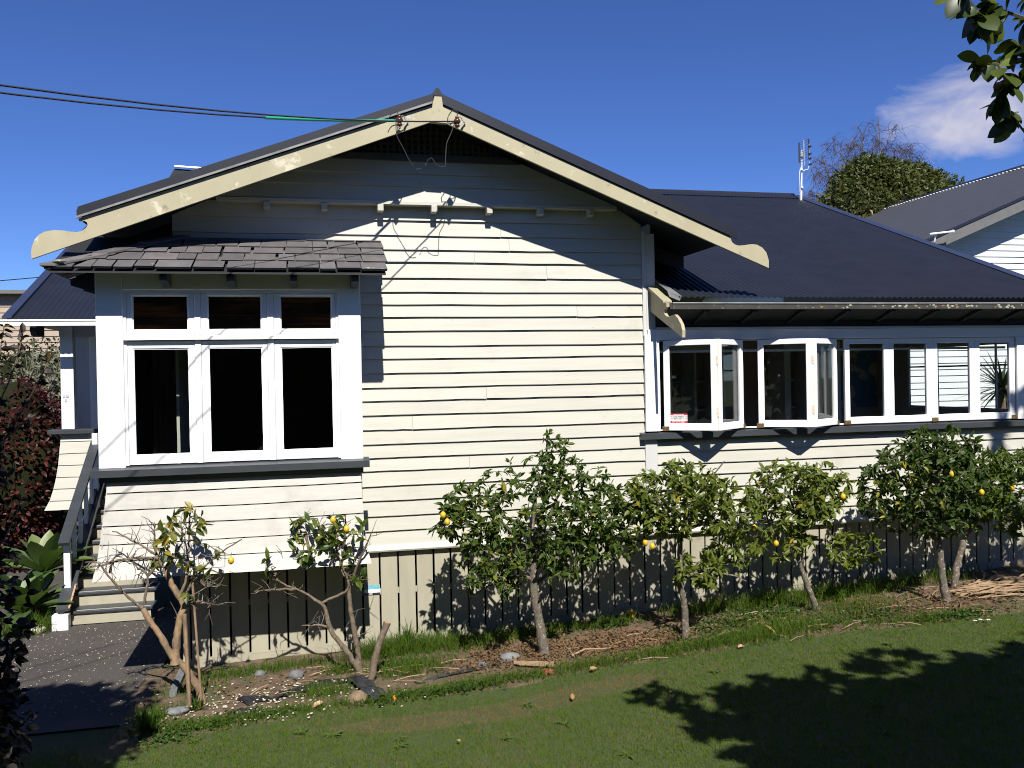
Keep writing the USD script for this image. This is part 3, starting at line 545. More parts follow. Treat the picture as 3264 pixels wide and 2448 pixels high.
# meter label on the slats
lb = obj('stuck_label', box(.572, .736, YW + .0415, YW + .0435, .705, .765), 'sticker_white', HOUSE, label='small blue and white printed label')
obj('label_band', box(.572, .736, YW + .0405, YW + .0425, .742, .790), 'sticker_blue', lb); obj('label_band', box(.572, .736, YW + .0405, YW + .0425, .682, .7045), 'black_steel', lb)
t = meshkit.text_mesh('1190', .015, .0005, bold=True); obj('label_digits', (np.c_[t.vertices[:, 0] + .60, YW + .0400 - t.vertices[:, 2], t.vertices[:, 1] + .686], t.faces), 'sticker_white', lb)
# wing roof of corrugated iron
def corrugated(x0, x1, y0, z0, y1, z1, pitch=.076, amp=.0095, per=6):
    n = int((x1 - x0) / pitch * per); x = np.linspace(x0, x1, n); h = amp * np.cos(2 * np.pi * (x - x0) / pitch)
    nrm = np.array([-(z1 - z0), (y1 - y0)]); nrm = nrm / np.linalg.norm(nrm); v = []
    for th in (0, -.003):
        for t in np.linspace(0, 1, 5):
            v.append(np.c_[x, np.full(n, y0 + (y1 - y0) * t) + nrm[0] * (h + th), np.full(n, z0 + (z1 - z0) * t) + nrm[1] * (h + th)])
    v = np.concatenate(v); f = []; i = np.arange(n - 1)
    for k in range(4):
        f.append(np.c_[k * n + i, k * n + i + 1, (k + 1) * n + i + 1, (k + 1) * n + i])
        f.append(np.c_[(k + 5) * n + i, (k + 6) * n + i, (k + 6) * n + i + 1, (k + 5) * n + i + 1])
    f.append(np.c_[i, 5 * n + i, 5 * n + i + 1, i + 1])
    return v, np.vstack(f)
WZ = lambda y: 3.862 + (y - 9.19) * .40
obj('roof', corrugated(4.07, 9.36, 9.19, 3.862, 15.6, WZ(15.6)), 'roof_iron', HOUSE, smooth=60, label='corrugated iron roof of the right wing')
obj('roof', MB().add([(3.95, 15.6, WZ(15.6)), (9.36, 15.6, WZ(15.6)), (9.36, 21, WZ(10.2)), (3.95, 21, WZ(10.2))], [[0, 1, 2, 3]]), 'roof_iron', HOUSE, label='rear slope of the wing roof')
obj('ridge_cap', MB().prism([(15.36, WZ(15.36) + .016), (15.55, WZ(15.55) + .030), (15.60, WZ(15.6) + .065), (15.65, WZ(15.55) + .030), (15.84, WZ(15.36) + .016), (15.6, WZ(15.6) + .0)], 'x', 4.3, 9.36), 'flashing_iron', HOUSE)
vf = MB()
for a, b in ((9.33, 9.47),):
    vf.add([(a, 9.15, WZ(9.15) + .02), (b, 9.15, WZ(9.15) + .035), (b, 15.6, WZ(15.6) + .035), (a, 15.6, WZ(15.6) + .02), (b + .002, 9.15, WZ(9.15) - .10), (b + .002, 15.6, WZ(15.6) - .10)], [[0, 1, 2, 3], [1, 4, 5, 2]])
obj('verge_flashing', vf, 'verge_iron', HOUSE)
obj('roof_flashing', MB().add([(3.955, 9.25, WZ(9.25) + .05), (4.10, 9.19, WZ(9.19) + .012), (4.10, 9.6, WZ(9.6) + .012), (3.955, 9.6, WZ(9.6) + .06)], [[0, 1, 2, 3]]).add([(3.955, 9.25, WZ(9.25) + .05), (4.10, 9.19, WZ(9.19) + .012), (4.08, 9.20, 3.82), (3.975, 9.24, 3.87)], [[0, 3, 2, 1]]), 'gutter_bead', HOUSE)
g = MB().prism([(9.130, 3.722), (9.130, 3.782), (9.138, 3.782), (9.138, 3.730), (9.205, 3.730), (9.205, 3.805), (9.213, 3.805), (9.213, 3.722)], 'x', 3.965, 9.30)
gu = obj('gutter', g, 'gutter_side', HOUSE)
obj('gutter_bead', MB().tube([(3.965, 9.129, 3.790), (6.5, 9.129, 3.786), (9.30, 9.129, 3.791)], .010, 8), 'gutter_bead', gu)
obj('gutter_end', box(9.301, 9.31, 9.12, 9.22, 3.71, 3.81), 'flashing_iron', gu)
lr = np.random.default_rng(5)
for k in range(70):
    x = 5.6 + 3.6 * lr.random() ** .7
    v, f = ball((x, 9.1285, 3.733 + lr.uniform(0, .035)), lr.uniform(.006, .017), 1, .5, k, (1.3, .22, .8)); obj('lichen_patch', (v, f), 'lichen' if k % 4 else 'lichen_gold', gu)
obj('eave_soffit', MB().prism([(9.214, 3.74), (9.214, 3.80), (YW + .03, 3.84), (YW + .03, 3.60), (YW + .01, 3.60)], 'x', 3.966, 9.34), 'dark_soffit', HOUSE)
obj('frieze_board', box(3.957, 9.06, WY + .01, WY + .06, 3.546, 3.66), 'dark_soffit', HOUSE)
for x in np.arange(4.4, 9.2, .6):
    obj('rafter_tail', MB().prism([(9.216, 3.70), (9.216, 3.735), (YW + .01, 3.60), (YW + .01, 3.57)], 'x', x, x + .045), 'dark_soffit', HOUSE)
# scrolled bracket that ends the wing's eave
BK = [(9.604, 3.955), (9.604, 3.735), (8.729, 3.390), (8.725, 3.469), (8.756, 3.531), (8.827, 3.596), (8.914, 3.645), (8.991, 3.645), (9.068, 3.633), (9.146, 3.645), (9.193, 3.672), (9.204, 3.711), (9.174, 3.733), (9.134, 3.746), (9.132, 3.786), (9.219, 3.806)]
bk = obj('scroll_bracket', MB().prism(BK, 'x', 3.892, 3.928), 'bargeboard_paint', HOUSE)
obj('bracket_cap', MB().prism([(9.600, 3.985), (9.166, 3.795), (9.150, 3.795), (9.150, 3.815), (9.600, 4.020)], 'x', 3.860, 3.966), 'bargeboard_paint', bk)
# inside of the wing: floor, ceiling, back wall with glazed doors, side wall with a window
obj('room_floor', box(3.98, 9.0, YW + .08, 12.6, 1.16, 1.2), 'room_floor', HOUSE)
obj('room_floor', MB().box(-1.84, .50, YB + .11, YW + .08, 1.255, 1.29).box(-1.84, 3.93, YW + .081, 13.49, 1.2, 1.24), 'room_floor', HOUSE)
obj('room_ceiling', box(3.97, 9.03, YW + .04, 12.6, 3.56, 3.60), 'room_wall', HOUSE)
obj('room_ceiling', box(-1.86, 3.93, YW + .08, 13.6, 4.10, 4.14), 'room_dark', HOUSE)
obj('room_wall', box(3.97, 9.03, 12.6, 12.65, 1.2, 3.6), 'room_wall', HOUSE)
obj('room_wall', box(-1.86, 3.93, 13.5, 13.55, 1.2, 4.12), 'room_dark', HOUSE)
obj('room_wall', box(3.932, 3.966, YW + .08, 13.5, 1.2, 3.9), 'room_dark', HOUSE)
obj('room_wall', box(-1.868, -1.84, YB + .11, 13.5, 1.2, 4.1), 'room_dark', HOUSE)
for x0, w_ in ((5.12, .95), (7.05, .95)):
    d = obj('glazed_door', MB().box(x0, x0 + .10, 12.10, 12.596, 1.2, 3.45).box(x0 + w_ - .1, x0 + w_, 12.10, 12.596, 1.2, 3.45).box(x0 + .1, x0 + w_ - .1, 12.10, 12.596, 3.35, 3.45), 'room_trim', HOUSE)
    for z in (2.45, 2.88): obj('glazing_bar', box(x0 + .10, x0 + w_ - .10, 12.56, 12.594, z - .015, z + .015), 'room_trim', d)
    obj('glazing_bar', box(x0 + w_ / 2 - .016, x0 + w_ / 2 + .016, 12.108, 12.593, 1.9, 3.35), 'room_trim', d)
obj('wall_map', box(8.28, 8.98, 12.585, 12.598, 2.42, 3.36), 'map_paper', HOUSE)
obj('blind_rail', bbox(4.0, 8.85, WY + .16, WY + .20, 3.255, 3.285, b=.006), 'room_trim', HOUSE)
sw = MB().box(9.03, 9.06, YW + .02, 15.5, 1.2, 2.42).box(9.03, 9.06, YW + .02, 15.5, 3.36, 3.9).box(9.03, 9.06, YW + .02, 9.74, 2.42, 3.36).box(9.03, 9.06, 11.90, 15.5, 2.42, 3.36)
sw.prism([(YW + .02, 3.9), (15.5, 3.9), (15.5, WZ(15.5) - .05), (YW + .02, WZ(YW) - .05)], 'x', 9.03, 9.06)
obj('side_wall', sw, 'cream_paint', HOUSE)
d = obj('window_frame', MB().box(9.02, 9.05, 9.74, 9.78, 2.42, 3.36).box(9.02, 9.05, 11.86, 11.90, 2.42, 3.36).box(9.02, 9.05, 9.78, 11.86, 2.42, 2.46).box(9.02, 9.05, 9.78, 11.86, 3.32, 3.36), 'room_trim', HOUSE)
for y in (10.12, 10.62, 11.25): obj('glazing_bar', box(9.03, 9.05, y - .012, y + .012, 2.46, 3.32), 'room_trim', d)
obj('glazing_bar', box(9.031, 9.049, 9.78, 11.86, 3.03, 3.055), 'room_trim', d)
obj('curtain', MB().prism([(x, 11.6 + .02 * math.sin(x * 90)) for x in np.linspace(-1.83, -1.42, 40)] + [(x, 11.62 + .02 * math.sin(x * 90)) for x in np.linspace(-1.42, -1.83, 40)], 'z', 1.26, 3.9), 'curtain_cloth', HOUSE)

# ---- porch on the left, behind the bay
PY = 13.7
obj('porch_post', bbox(-3.385, -3.215, PY - .03, PY + .14, 2.385, 3.86, b=.006), 'white_paint', HOUSE)
obj('porch_sill', bbox(-3.56, -2.95, PY - .10, PY + .2, 2.318, 2.384, b=.008), 'sill_paint', HOUSE)
PR = [2.318, 2.215, 2.045, 1.88, 1.712, 1.548, 1.383, 1.255]; PL = [-3.40, -3.41, -3.425, -3.44, -3.465, -3.50, -3.55, -3.62]
for i in range(7):
    obj('porch_board', clapboard(PL[i + 1], -2.955, PL[i], -2.955, PR[i + 1], PR[i], PY - .02 - .012 * i, seg=3), 'cream_paint', HOUSE)
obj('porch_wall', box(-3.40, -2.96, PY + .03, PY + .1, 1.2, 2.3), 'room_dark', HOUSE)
obj('porch_floor', box(-3.45, -1.9, PY + .1, 16.0, 1.42, 1.50), 'sill_paint', HOUSE)
obj('porch_back_wall', box(-3.90, -1.0, 16.0, 16.1, 1.2, 4.3), 'corner_paint', HOUSE)
d = obj('window', MB().bbox(-3.50, -3.36, 15.93, 15.99, 2.0, 3.85).bbox(-2.35, -2.25, 15.95, 15.99, 2.0, 3.85).bbox(-3.36, -2.35, 15.951, 15.989, 2.0, 2.1).bbox(-3.36, -2.35, 15.951, 15.989, 3.78, 3.85), 'white_paint', HOUSE)
obj('pane', box(-3.36, -2.35, 15.97, 15.975, 2.1, 3.78), 'window_glass', d); obj('blind', box(-3.36, -2.35, 15.985, 15.99, 2.1, 3.78), 'room_dark', d)
obj('porch_ceiling', box(-3.75, -1.3, PY - .02, 16.0, 3.862, 3.90), 'corner_paint', HOUSE)
obj('porch_beam', box(-3.40, -1.9, PY + .0, PY + .1, 3.70, 3.861), 'corner_paint', HOUSE)
obj('porch_bracket', MB().prism([(PY - .03, 3.84), (PY - .42, 3.84), (PY - .42, 3.76), (PY - .36, 3.70), (PY - .03, 3.70)], 'x', -3.66, -3.58), 'dark_soffit', HOUSE)
obj('roof', corrugated(-3.93, -1.25, 13.22, 3.915, 19.0, 3.915 + 5.78 * .42), 'roof_iron', HOUSE, smooth=60, label='corrugated iron roof of the porch')
obj('verge_flashing', MB().prism([(13.2, 3.93), (19.0, 3.93 + 5.8 * .42), (19.0, 3.955 + 5.8 * .42), (13.2, 3.955)], 'x', -3.98, -3.86), 'verge_iron', HOUSE)
gu = obj('gutter', MB().box(-3.98, -1.92, 13.10, 13.21, 3.822, 3.885), 'gutter_white', HOUSE, label='white porch gutter')
obj('gutter_bead', MB().tube([(-3.98, 13.10, 3.893), (-1.92, 13.10, 3.893)], .014, 8), 'gutter_white', gu)
for q, w_ in (((-3.345, 2.86), .03), ((-3.30, 2.86), .03), ((-3.32, 2.80), .03)):
    obj('house_number', bbox(q[0] - .018, q[0] + .018, PY - .038, PY - .031, q[1] - .024, q[1] + .024, b=.002), 'number_grey', HOUSE)
# small raised unit showing over the left slope
ru = obj('roof_unit', MB().prism([(-1.47, 5.30), (-1.395, 5.43), (-1.0, 5.415), (-.95, 5.25), (-1.1, 4.8), (-1.4, 4.75)], 'y', 10.6, 11.0), 'roof_iron', HOUSE)
obj('unit_rail', MB().tube([(-1.392, 10.58, 5.452), (-1.0, 10.58, 5.436)], .013, 8), 'sticker_white', ru)

# ------------------------------------------------------------------ insulators and power lines
def insulator(x, z, hx):
    y = YG - .12
    p = obj('insulator', MB().mesh(trimesh.Trimesh(*ball((x, y, z), .036, 2, 0, 0, (1, 1, .85)))).mesh(trimesh.Trimesh(*ball((x, y, z - .043), .027, 2, 0, 0, (1, 1, .7)))).mesh(trimesh.Trimesh(*ball((x, y, z + .036), .020, 2))).mesh(trimesh.Trimesh(*ball((x, y, z - .075), .012, 2))), 'porcelain_brown', HOUSE, smooth=True)
    m = MB().tube([(x + .01, y, z - .06), (x + .04, y + .02, z - .03), (hx - .03, y + .05, z + .012), (hx, YG - .02, z + .022)], .006, 6)
    m.tube([(x + .02, y, z + .045), (x + .05, y + .02, z + .042), (hx - .03, y + .06, z + .028), (hx, YG - .02, z + .022)], .005, 6)
    m.tube([(hx, YG - .016, z + .055), (hx + .004, YG - .018, z + .005)], .007, 6)
    obj('insulator_hook', m, 'galvanised', p)
    return p
insulator(.958, 5.577, 1.05); insulator(1.537, 5.593, 1.632)
def wire(name, pts, r, m, parent=None, **k):
    p = np.array(pts, float); t = np.r_[0, np.cumsum(np.linalg.norm(np.diff(p, axis=0), axis=1))]
    from scipy.interpolate import PchipInterpolator
    q = PchipInterpolator(t, p)(np.linspace(0, t[-1], max(8, len(p) * 5)))
    return obj(name, MB().tube(q, r, 6), m, parent, **k)
yw = YG - .10
wire('loose_wire', [(.926, yw, 5.57), (.925, yw, 5.51), (.929, yw, 5.447), (.997, yw, 5.297), (1.062, yw, 5.17), (1.123, yw, 5.10), (1.169, yw, 5.111)], .0045, 'cable_black', HOUSE)
wire('loose_wire', [(1.511, yw, 5.569), (1.48, yw, 5.482), (1.426, yw, 5.348), (1.418, yw, 5.234), (1.407, yw, 5.137), (1.376, yw, 5.135), (1.318, yw, 5.162), (1.274, yw, 5.217), (1.209, yw, 5.141)], .004, 'cable_black', HOUSE)
wire('loose_wire', [(1.502, yw, 5.58), (1.447, yw, 5.575), (1.445, yw, 5.617), (1.464, yw, 5.664), (1.511, yw, 5.712), (1.545, yw, 5.685), (1.535, yw, 5.622)], .005, 'cable_black', HOUSE)
wire('loose_wire', [(.85, yw, 5.585), (.86, yw, 5.61), (.90, yw, 5.655), (.935, yw, 5.665), (.95, yw, 5.60)], .004, 'cable_black', HOUSE)
def span(x0, y0, z0, dz0, sag, n=26, x1=-9.0, k=.83):
    s = np.linspace(0, x0 - x1, n); return np.c_[x0 - s, y0 - k * s, z0 + dz0 * s + sag * s * s]
sp = span(1.50, YG - .12, 5.590, -.297, .0245)
c1 = thing('power_cable', 'upper black overhead power line running from the right insulator across the gable to the left', 'cable', (1.5, YG - .12, 5.59))
obj('wire', MB().tube(sp, .0075, 6), 'cable_black', c1)
sp = span(.93, YG - .12, 5.572, -.297, .0268)
c2_ = thing('power_cable', 'lower black overhead power line with a green sleeve at the left insulator', 'cable', (.93, YG - .12, 5.57))
obj('wire', MB().tube(sp, .0075, 6), 'cable_black', c2_)
ss = np.linspace(.03, 1.22, 14); ss = np.c_[.93 - ss, YG - .12 - .83 * ss, 5.572 - .297 * ss + .0268 * ss * ss]
obj('green_sleeve', MB().tube(ss, .0135, 8), 'cable_green', c2_)
far = thing('power_cable', 'thin far-off wire low over the left neighbour', 'cable', (-4.2, 24, 5.7))
obj('wire', MB().tube([(-6.0, 24, 5.74), (-7.6, 22, 5.30), (-10, 19, 5.1)], .012, 5), 'cable_black', far)

# ------------------------------------------------------------------ front steps
SX0, SX1, SY = -2.945, -1.95, 11.80
ST = thing('porch_steps', 'grey and cream wooden steps with handrail up to the porch', 'steps', (-2.45, SY, .06))
rise, run, n = .168, .27, 8
z0 = .06
for k in range(n):
    y, z = SY + k * run, z0 + (k + 1) * rise
    obj('riser', box(SX0 + .03, SX1, y + .03, y + .055, z - rise, z - .04), 'skirting_paint', ST)
    t_ = obj('tread', bbox(SX0 + .03, SX1 + .03, y, y + run + .05, z - .038, z, b=.008), 'sill_paint', ST)
    obj('nosing_strip', box(SX0 + .06, SX1, y + .035, y + .05, z + .0005, z + .003), 'corner_paint', t_)
sl = rise / run
def along(dy): return np.array([SX0, SY + dy, z0 + rise + dy * sl])
a, b = along(-.16), along(1.95)
obj('stringer', MB().prism([(SY - .12, z0 + .10), (SY - .12, z0 + .2), (SY + 1.95, z0 + .2 + 2.07 * sl + .10), (SY + 1.95, z0 - .05 + 1.9 * sl)], 'x', SX0 - .02, SX0 + .028), 'sill_paint', ST)
obj('stringer_cap', MB().bar((SX0 + .02, SY - .14, z0 + .225), (SX0 + .02, SY + 1.95, z0 + .225 + 2.09 * sl), .15, .035), 'sill_paint', ST)
obj('base_block', bbox(SX0 - .10, SX0 + .085, SY - .16, SY - .02, 0.02, .235, b=.008), 'white_paint', ST)
obj('rotten_patch', MB().bar((SX0 + .092, SY - .13, z0 + .236), (SX0 + .092, SY + .22, z0 + .236 + .35 * sl), .02, .03), 'rot_wood', ST)
obj('newel_post', bbox(SX0 - .03, SX0 + .045, SY + .16, SY + .235, z0 + .35, z0 + 1.06, b=.005), 'white_paint', ST)
obj('newel_post', bbox(SX0 - .03, SX0 + .045, SY + 1.78, SY + 1.855, z0 + 1.2, z0 + 2.26, b=.005), 'white_paint', ST)
for k in range(4):
    y = SY + .52 + k * .33; zb = z0 + .26 + (y - SY + .12) * sl
    obj('baluster', bbox(SX0 - .015, SX0 + .03, y, y + .045, zb, zb + .60, b=.004), 'white_paint', ST)
obj('handrail', MB().bar((SX0 + .005, SY + .04, z0 + .995), (SX0 + .005, SY + 1.88, z0 + .995 + 1.84 * sl), .125, .045), 'sill_paint', ST)

# ------------------------------------------------------------------ neighbours
NB = thing('neighbour_house', 'white weatherboard house with grey iron roof behind the right wing', 'house', (20, 18, 0.5))
NX, NZ, NS = 22.8, 9.52, .40
def nz(x): return NZ - abs(x - NX) * NS
NXL = 13.6
obj('roof', MB().add([(NX, 17.6, NZ), (NXL - .6, 17.6, nz(NXL - .6)), (NXL - .6, 36.0, nz(NXL - .6)), (NX, 32.4, NZ)], [[0, 1, 2, 3]]).add([(NX, 17.6, NZ), (31, 17.6, nz(31)), (31, 36, nz(31)), (NX, 32.4, NZ)], [[0, 3, 2, 1]]).add([(NX, 32.4, NZ), (NXL - .6, 36, nz(NXL - .6)), (31, 36, nz(31))], [[0, 1, 2]]), 'neighbour_grey_roof', NB)
obj('ridge_cap', MB().prism([(NX - .22, NZ - .06), (NX, NZ + .07), (NX + .22, NZ - .06)], 'y', 17.55, 32.5), 'flashing_iron', NB)
for k in range(90):
    y = 17.7 + k * .165; obj('ridge_tab', box(NX - .30, NX - .215, y, y + .085, nz(NX - .27) + .012, nz(NX - .27) + .035), 'gutter_white', NB)
obj('bargeboard', MB().prism([(NXL - .6, nz(NXL - .6) - .30), (NXL - .6, nz(NXL - .6) - .04), (NX, NZ - .04), (NX, NZ - .30)], 'y', 17.55, 17.6), 'neighbour_barge', NB)
obj('barge_flashing', MB().prism([(NXL - .6, nz(NXL - .6) - .035), (NXL - .6, nz(NXL - .6) + .02), (NX, NZ + .02), (NX, NZ - .035)], 'y', 17.52, 17.62), 'flashing_iron', NB)
for k in range(58):
    z = .9 + k * .150
    l = max(NXL, NX - (NZ - .14 - z) / NS); r_ = min(31, NX + (NZ - .14 - z) / NS)
    if r_ - l > .3: obj('weatherboard', clapboard(l, r_, max(NXL, NX - (NZ - .28 - z) / NS), min(31, NX + (NZ - .28 - z) / NS), z, z + .150, 18.2, th=.03, seg=2), 'neighbour_white', NB)
obj('side_wall', box(NXL, NXL + .05, 18.25, 34, .4, nz(NXL) - .1), 'neighbour_white', NB)
obj('vent_pipe', MB().tube([(13.75, 17.3, 6.05), (14.35, 17.3, 6.12)], .022, 8).tube([(14.33, 17.3, 6.12), (14.38, 17.3, 6.125)], .034, 8).tube([(13.95, 17.35, 6.06), (13.95, 17.4, 5.9)], .02, 6), 'gutter_white', NB)
NL = thing('neighbour_house', 'beige weatherboard house seen far left past the porch', 'house', (-8, 27, 0))
for k in range(24):
    obj('weatherboard', clapboard(-16, -4.5, -16, -4.5, 1.6 + k * .165, 1.6 + (k + 1) * .165, 27.0, th=.03, seg=2), 'neighbour_beige', NL)
obj('roof', MB().box(-16.3, -4.2, 26.7, 34, 5.56, 5.66), 'neighbour_barge', NL)
obj('side_wall', box(-16, -4.5, 27.05, 33.8, 0, 5.55), 'neighbour_beige', NL)

# ------------------------------------------------------------------ television aerial
AE = thing('television_aerial', 'tall thin television aerial on a white pole above the wing roof', 'aerial', (9.36, 15.2, 6.3))
ax, ay = 9.30, 15.25
obj('pole', MB().tube([(ax, ay, 6.2), (ax + .03, ay, 7.26)], .013, 8).tube([(ax - .035, ay - .02, 6.2), (ax - .04, ay - .02, 6.8), (ax - .02, ay - .02, 6.9)], .007, 6), 'gutter_white', AE)
obj('clamp', MB().bbox(ax - .02, ax + .05, ay - .04, ay + .04, 7.10, 7.19), 'galvanised', AE)
for z in (6.52, 6.86): obj('clip', trimesh.Trimesh(*ball((ax + .005, ay - .03, z), .022, 1)), 'gutter_white', AE)
c0, c1a = np.array([ax - .10, ay - .12, 0]), np.array([ax + .19, ay + .02, 0])
for (p, zlo, zhi) in ((c0, 6.97, 7.35), (c1a, 7.08, 7.47)): obj('side_strip', MB().bar(p + [0, 0, zlo], p + [0, 0, zhi], .022, .016), 'black_steel', AE)
for k in range(9):
    obj('reflector_rod', MB().tube([c0 + [0, 0, 6.975 + k * .046], c1a + [0, 0, 7.085 + k * .048]], .0035, 4), 'black_steel', AE)
obj('boom', MB().tube([(ax + .035, ay - .06, 6.93), (ax + .035, ay - .06, 7.42)], .008, 6).tube([(ax + .12, ay - .1, 6.95), (ax + .12, ay - .1, 7.34)], .005, 6), 'galvanised', AE)
for z in (6.95, 7.06, 7.15, 7.29): obj('dipole', MB().bbox(ax + .115, ax + .155, ay - .14, ay - .08, z - .016, z + .016, b=.006), 'black_steel', AE)
obj('feed_cable', MB().tube([(ax + .12, ay - .1, 6.93), (ax + .10, ay - .08, 6.86), (ax + .02, ay - .04, 6.84)], .008, 5), 'gutter_white', AE)

# ------------------------------------------------------------------ plants
def unit(v): return v / (np.linalg.norm(v, axis=-1, keepdims=True) + 1e-12)
def leaf_verts(pos, d, nrm, L, W, curl=None, fold=None, wide=.45):
    """N leaves of 8 points, 8 triangles: base, two ribs of three, tip"""
    d = unit(d); s = unit(np.cross(d, nrm)); n = np.cross(s, d)
    L, W = np.asarray(L)[:, None], np.asarray(W)[:, None]; h = W / 2
    hs = np.abs(np.sin(np.asarray(pos)[:, :1] * 913.1 + np.asarray(pos)[:, 2:] * 571.7)); h2 = np.abs(np.sin(np.asarray(pos)[:, 1:2] * 737.3 + np.asarray(pos)[:, 2:] * 311.9))
    curl = -.08 + .55 * hs if curl is None else curl; fold = .05 + .5 * h2 if fold is None else fold
    r1, r2 = .30, .68
    def row(t, w): 
        c = pos + d * L * t - n * L * curl * t * t
        return [c + s * h * w + n * h * w * fold, c, c - s * h * w + n * h * w * fold]
    a, b = row(r1, .9 if wide < .5 else .75), row(r2, .8 if wide < .5 else 1.0)
    v = np.stack([pos, *a, *b, pos + d * L - n * L * curl], 1)
    return v
def fine_leaf(pos, d, nrm, L, W, curl=.22, fold=.22):
    """one broad obovate leaf of 24 points for plants near the viewer"""
    d = unit(d); s = unit(np.cross(d, nrm)); n = np.cross(s, d); t = np.linspace(0, 1, 8)
    w = W / 2 * np.array([.10, .42, .72, .92, 1.0, .93, .66, .06]); v = []
    for i in range(8):
        c = pos + d * L * t[i] - n * L * curl * t[i] ** 2
        v += [c + s * w[i] + n * w[i] * fold, c, c - s * w[i] + n * w[i] * fold]
    return np.array(v), np.array([[i * 3 + j, (i + 1) * 3 + j, (i + 1) * 3 + j + 1, i * 3 + j + 1] for i in range(7) for j in (0, 1)])
LF = np.array([[0, 1, 2], [0, 2, 3], [1, 4, 5], [1, 5, 2], [2, 5, 6], [2, 6, 3], [4, 7, 5], [5, 7, 6]])
def merge_leaves(v):
    n = len(v); return v.reshape(-1, 3), (LF[None] + (np.arange(n) * 8)[:, None, None]).reshape(-1, 3)
def put_leaves(v, parent, m, single=300, name='leaf', rest='foliage', rng=None):
    """the leaves nearest the viewer as parts, the rest as one part"""
    v = np.asarray(v)
    near = np.argsort(np.linalg.norm(v[:, 2] - EYE, axis=1) - (rng.uniform(0, .5, len(v)) if rng is not None else 0))
    for i in near[:single]: obj(name, (v[i], LF), m, parent)
    if len(v) > single: obj(rest, merge_leaves(v[near[single:]]), m, parent, kind='stuff')
def smooth_path(p, n):
    p = np.asarray(p, float); t = np.r_[0, np.cumsum(np.linalg.norm(np.diff(p, axis=0), axis=1))]
    from scipy.interpolate import PchipInterpolator
    return PchipInterpolator(t, p)(np.linspace(0, t[-1], n))
def limb(p, ra, rb, rng, n=None, jy=0.0, knob=.08):
    q = smooth_path(p, n or max(6, int(len(p) * 3)))
    q = q + rng.normal(0, .003, q.shape)
    r = np.linspace(ra, rb, len(q)) * (1 + rng.normal(0, knob, len(q)))
    return q, r
def spread_y(paths, rng, amount):
    """limbs leave the trunk's plane: a growing sideways offset towards or away from the wall"""
    out = []
    for p in paths:
        p = np.array(p, float); t = np.linspace(0, 1, len(p)); p[:, 1] += rng.uniform(-amount, amount) * t ** 1.3; out.append(p)
    return out
def crown(rng, c, r, n, shell=.35):
    u = unit(rng.normal(size=(n, 3))); k = (shell ** 3 + (1 - shell ** 3) * rng.random(n)) ** (1 / 3)
    return np.asarray(c) + u * k[:, None] * np.asarray(r)
def twigs_to(rng, nodes, targets, step=.09, maxlen=.9):
    """grow thin shoots from the nearest wood to each target; later ones may leave from earlier ones"""
    nodes = [np.asarray(q) for q in nodes]; P = np.vstack(nodes); out = []
    order = np.argsort(cKDTree(P).query(targets)[0])
    for k in order:
        t = targets[k]; dd = np.linalg.norm(P - t, axis=1) + .6 * np.maximum(0, P[:, 2] - t[2])
        i = int(np.argmin(dd)); s = P[i]; L = np.linalg.norm(t - s)
        if L < .03 or L > maxlen: continue
        m = max(3, int(L / step) + 2); tt = np.linspace(0, 1, m)[:, None]
        bow = rng.normal(0, .10, 3) * L; bow[2] += .06 * L
        q = s + (t - s) * tt + bow * np.sin(np.pi * tt) * (1 - .3 * tt) + rng.normal(0, .006, (m, 3)) * (tt > 0)
        out.append(q); P = np.vstack([P, q[1:]])
    return out
def leaves_on(rng, tw, per=6, L=(.06, .11), asp=.42, droop=.35, start=.35, up=.6, tip=3):
    pos, d = [], []
    for q in tw:
        n = per + rng.integers(-1, 2)
        for t in np.r_[rng.uniform(start, 1, max(0, n)), np.full(tip, 1.0)]:
            x = t * (len(q) - 1); i = min(int(x), len(q) - 2); p = q[i] + (q[i + 1] - q[i]) * (x - i)
            ax_ = unit(q[min(i + 1, len(q) - 1)] - q[i]); side = unit(rng.normal(size=3))
            v = ax_ * rng.uniform(.1, .7) + side * .8; v[2] -= droop * rng.uniform(-.5, 1.2)
            pos.append(p); d.append(v)
    pos, d = np.array(pos), unit(np.array(d)); N = len(pos)
    nr = unit(np.c_[rng.normal(0, .55, N), rng.normal(-.25, .55, N), np.full(N, up)])
    l = rng.uniform(*L, N) * np.where(rng.random(N) < .35, .6, 1); return leaf_verts(pos, d, nr, l, l * asp * rng.uniform(.8, 1.2, N))
def fruit(name, c, r, m, parent, tilt=0, **k):
    v, f = ball((0, 0, 0), r, 2, .05, int(c[0] * 37) % 9, (1, 1, 1.18)); v[:, 2] += np.where(np.abs(v[:, 2]) > r * 1.05, np.sign(v[:, 2]) * r * .1, 0)
    return obj(name, (v + np.asarray(c), f), m, parent, smooth=True, **k)

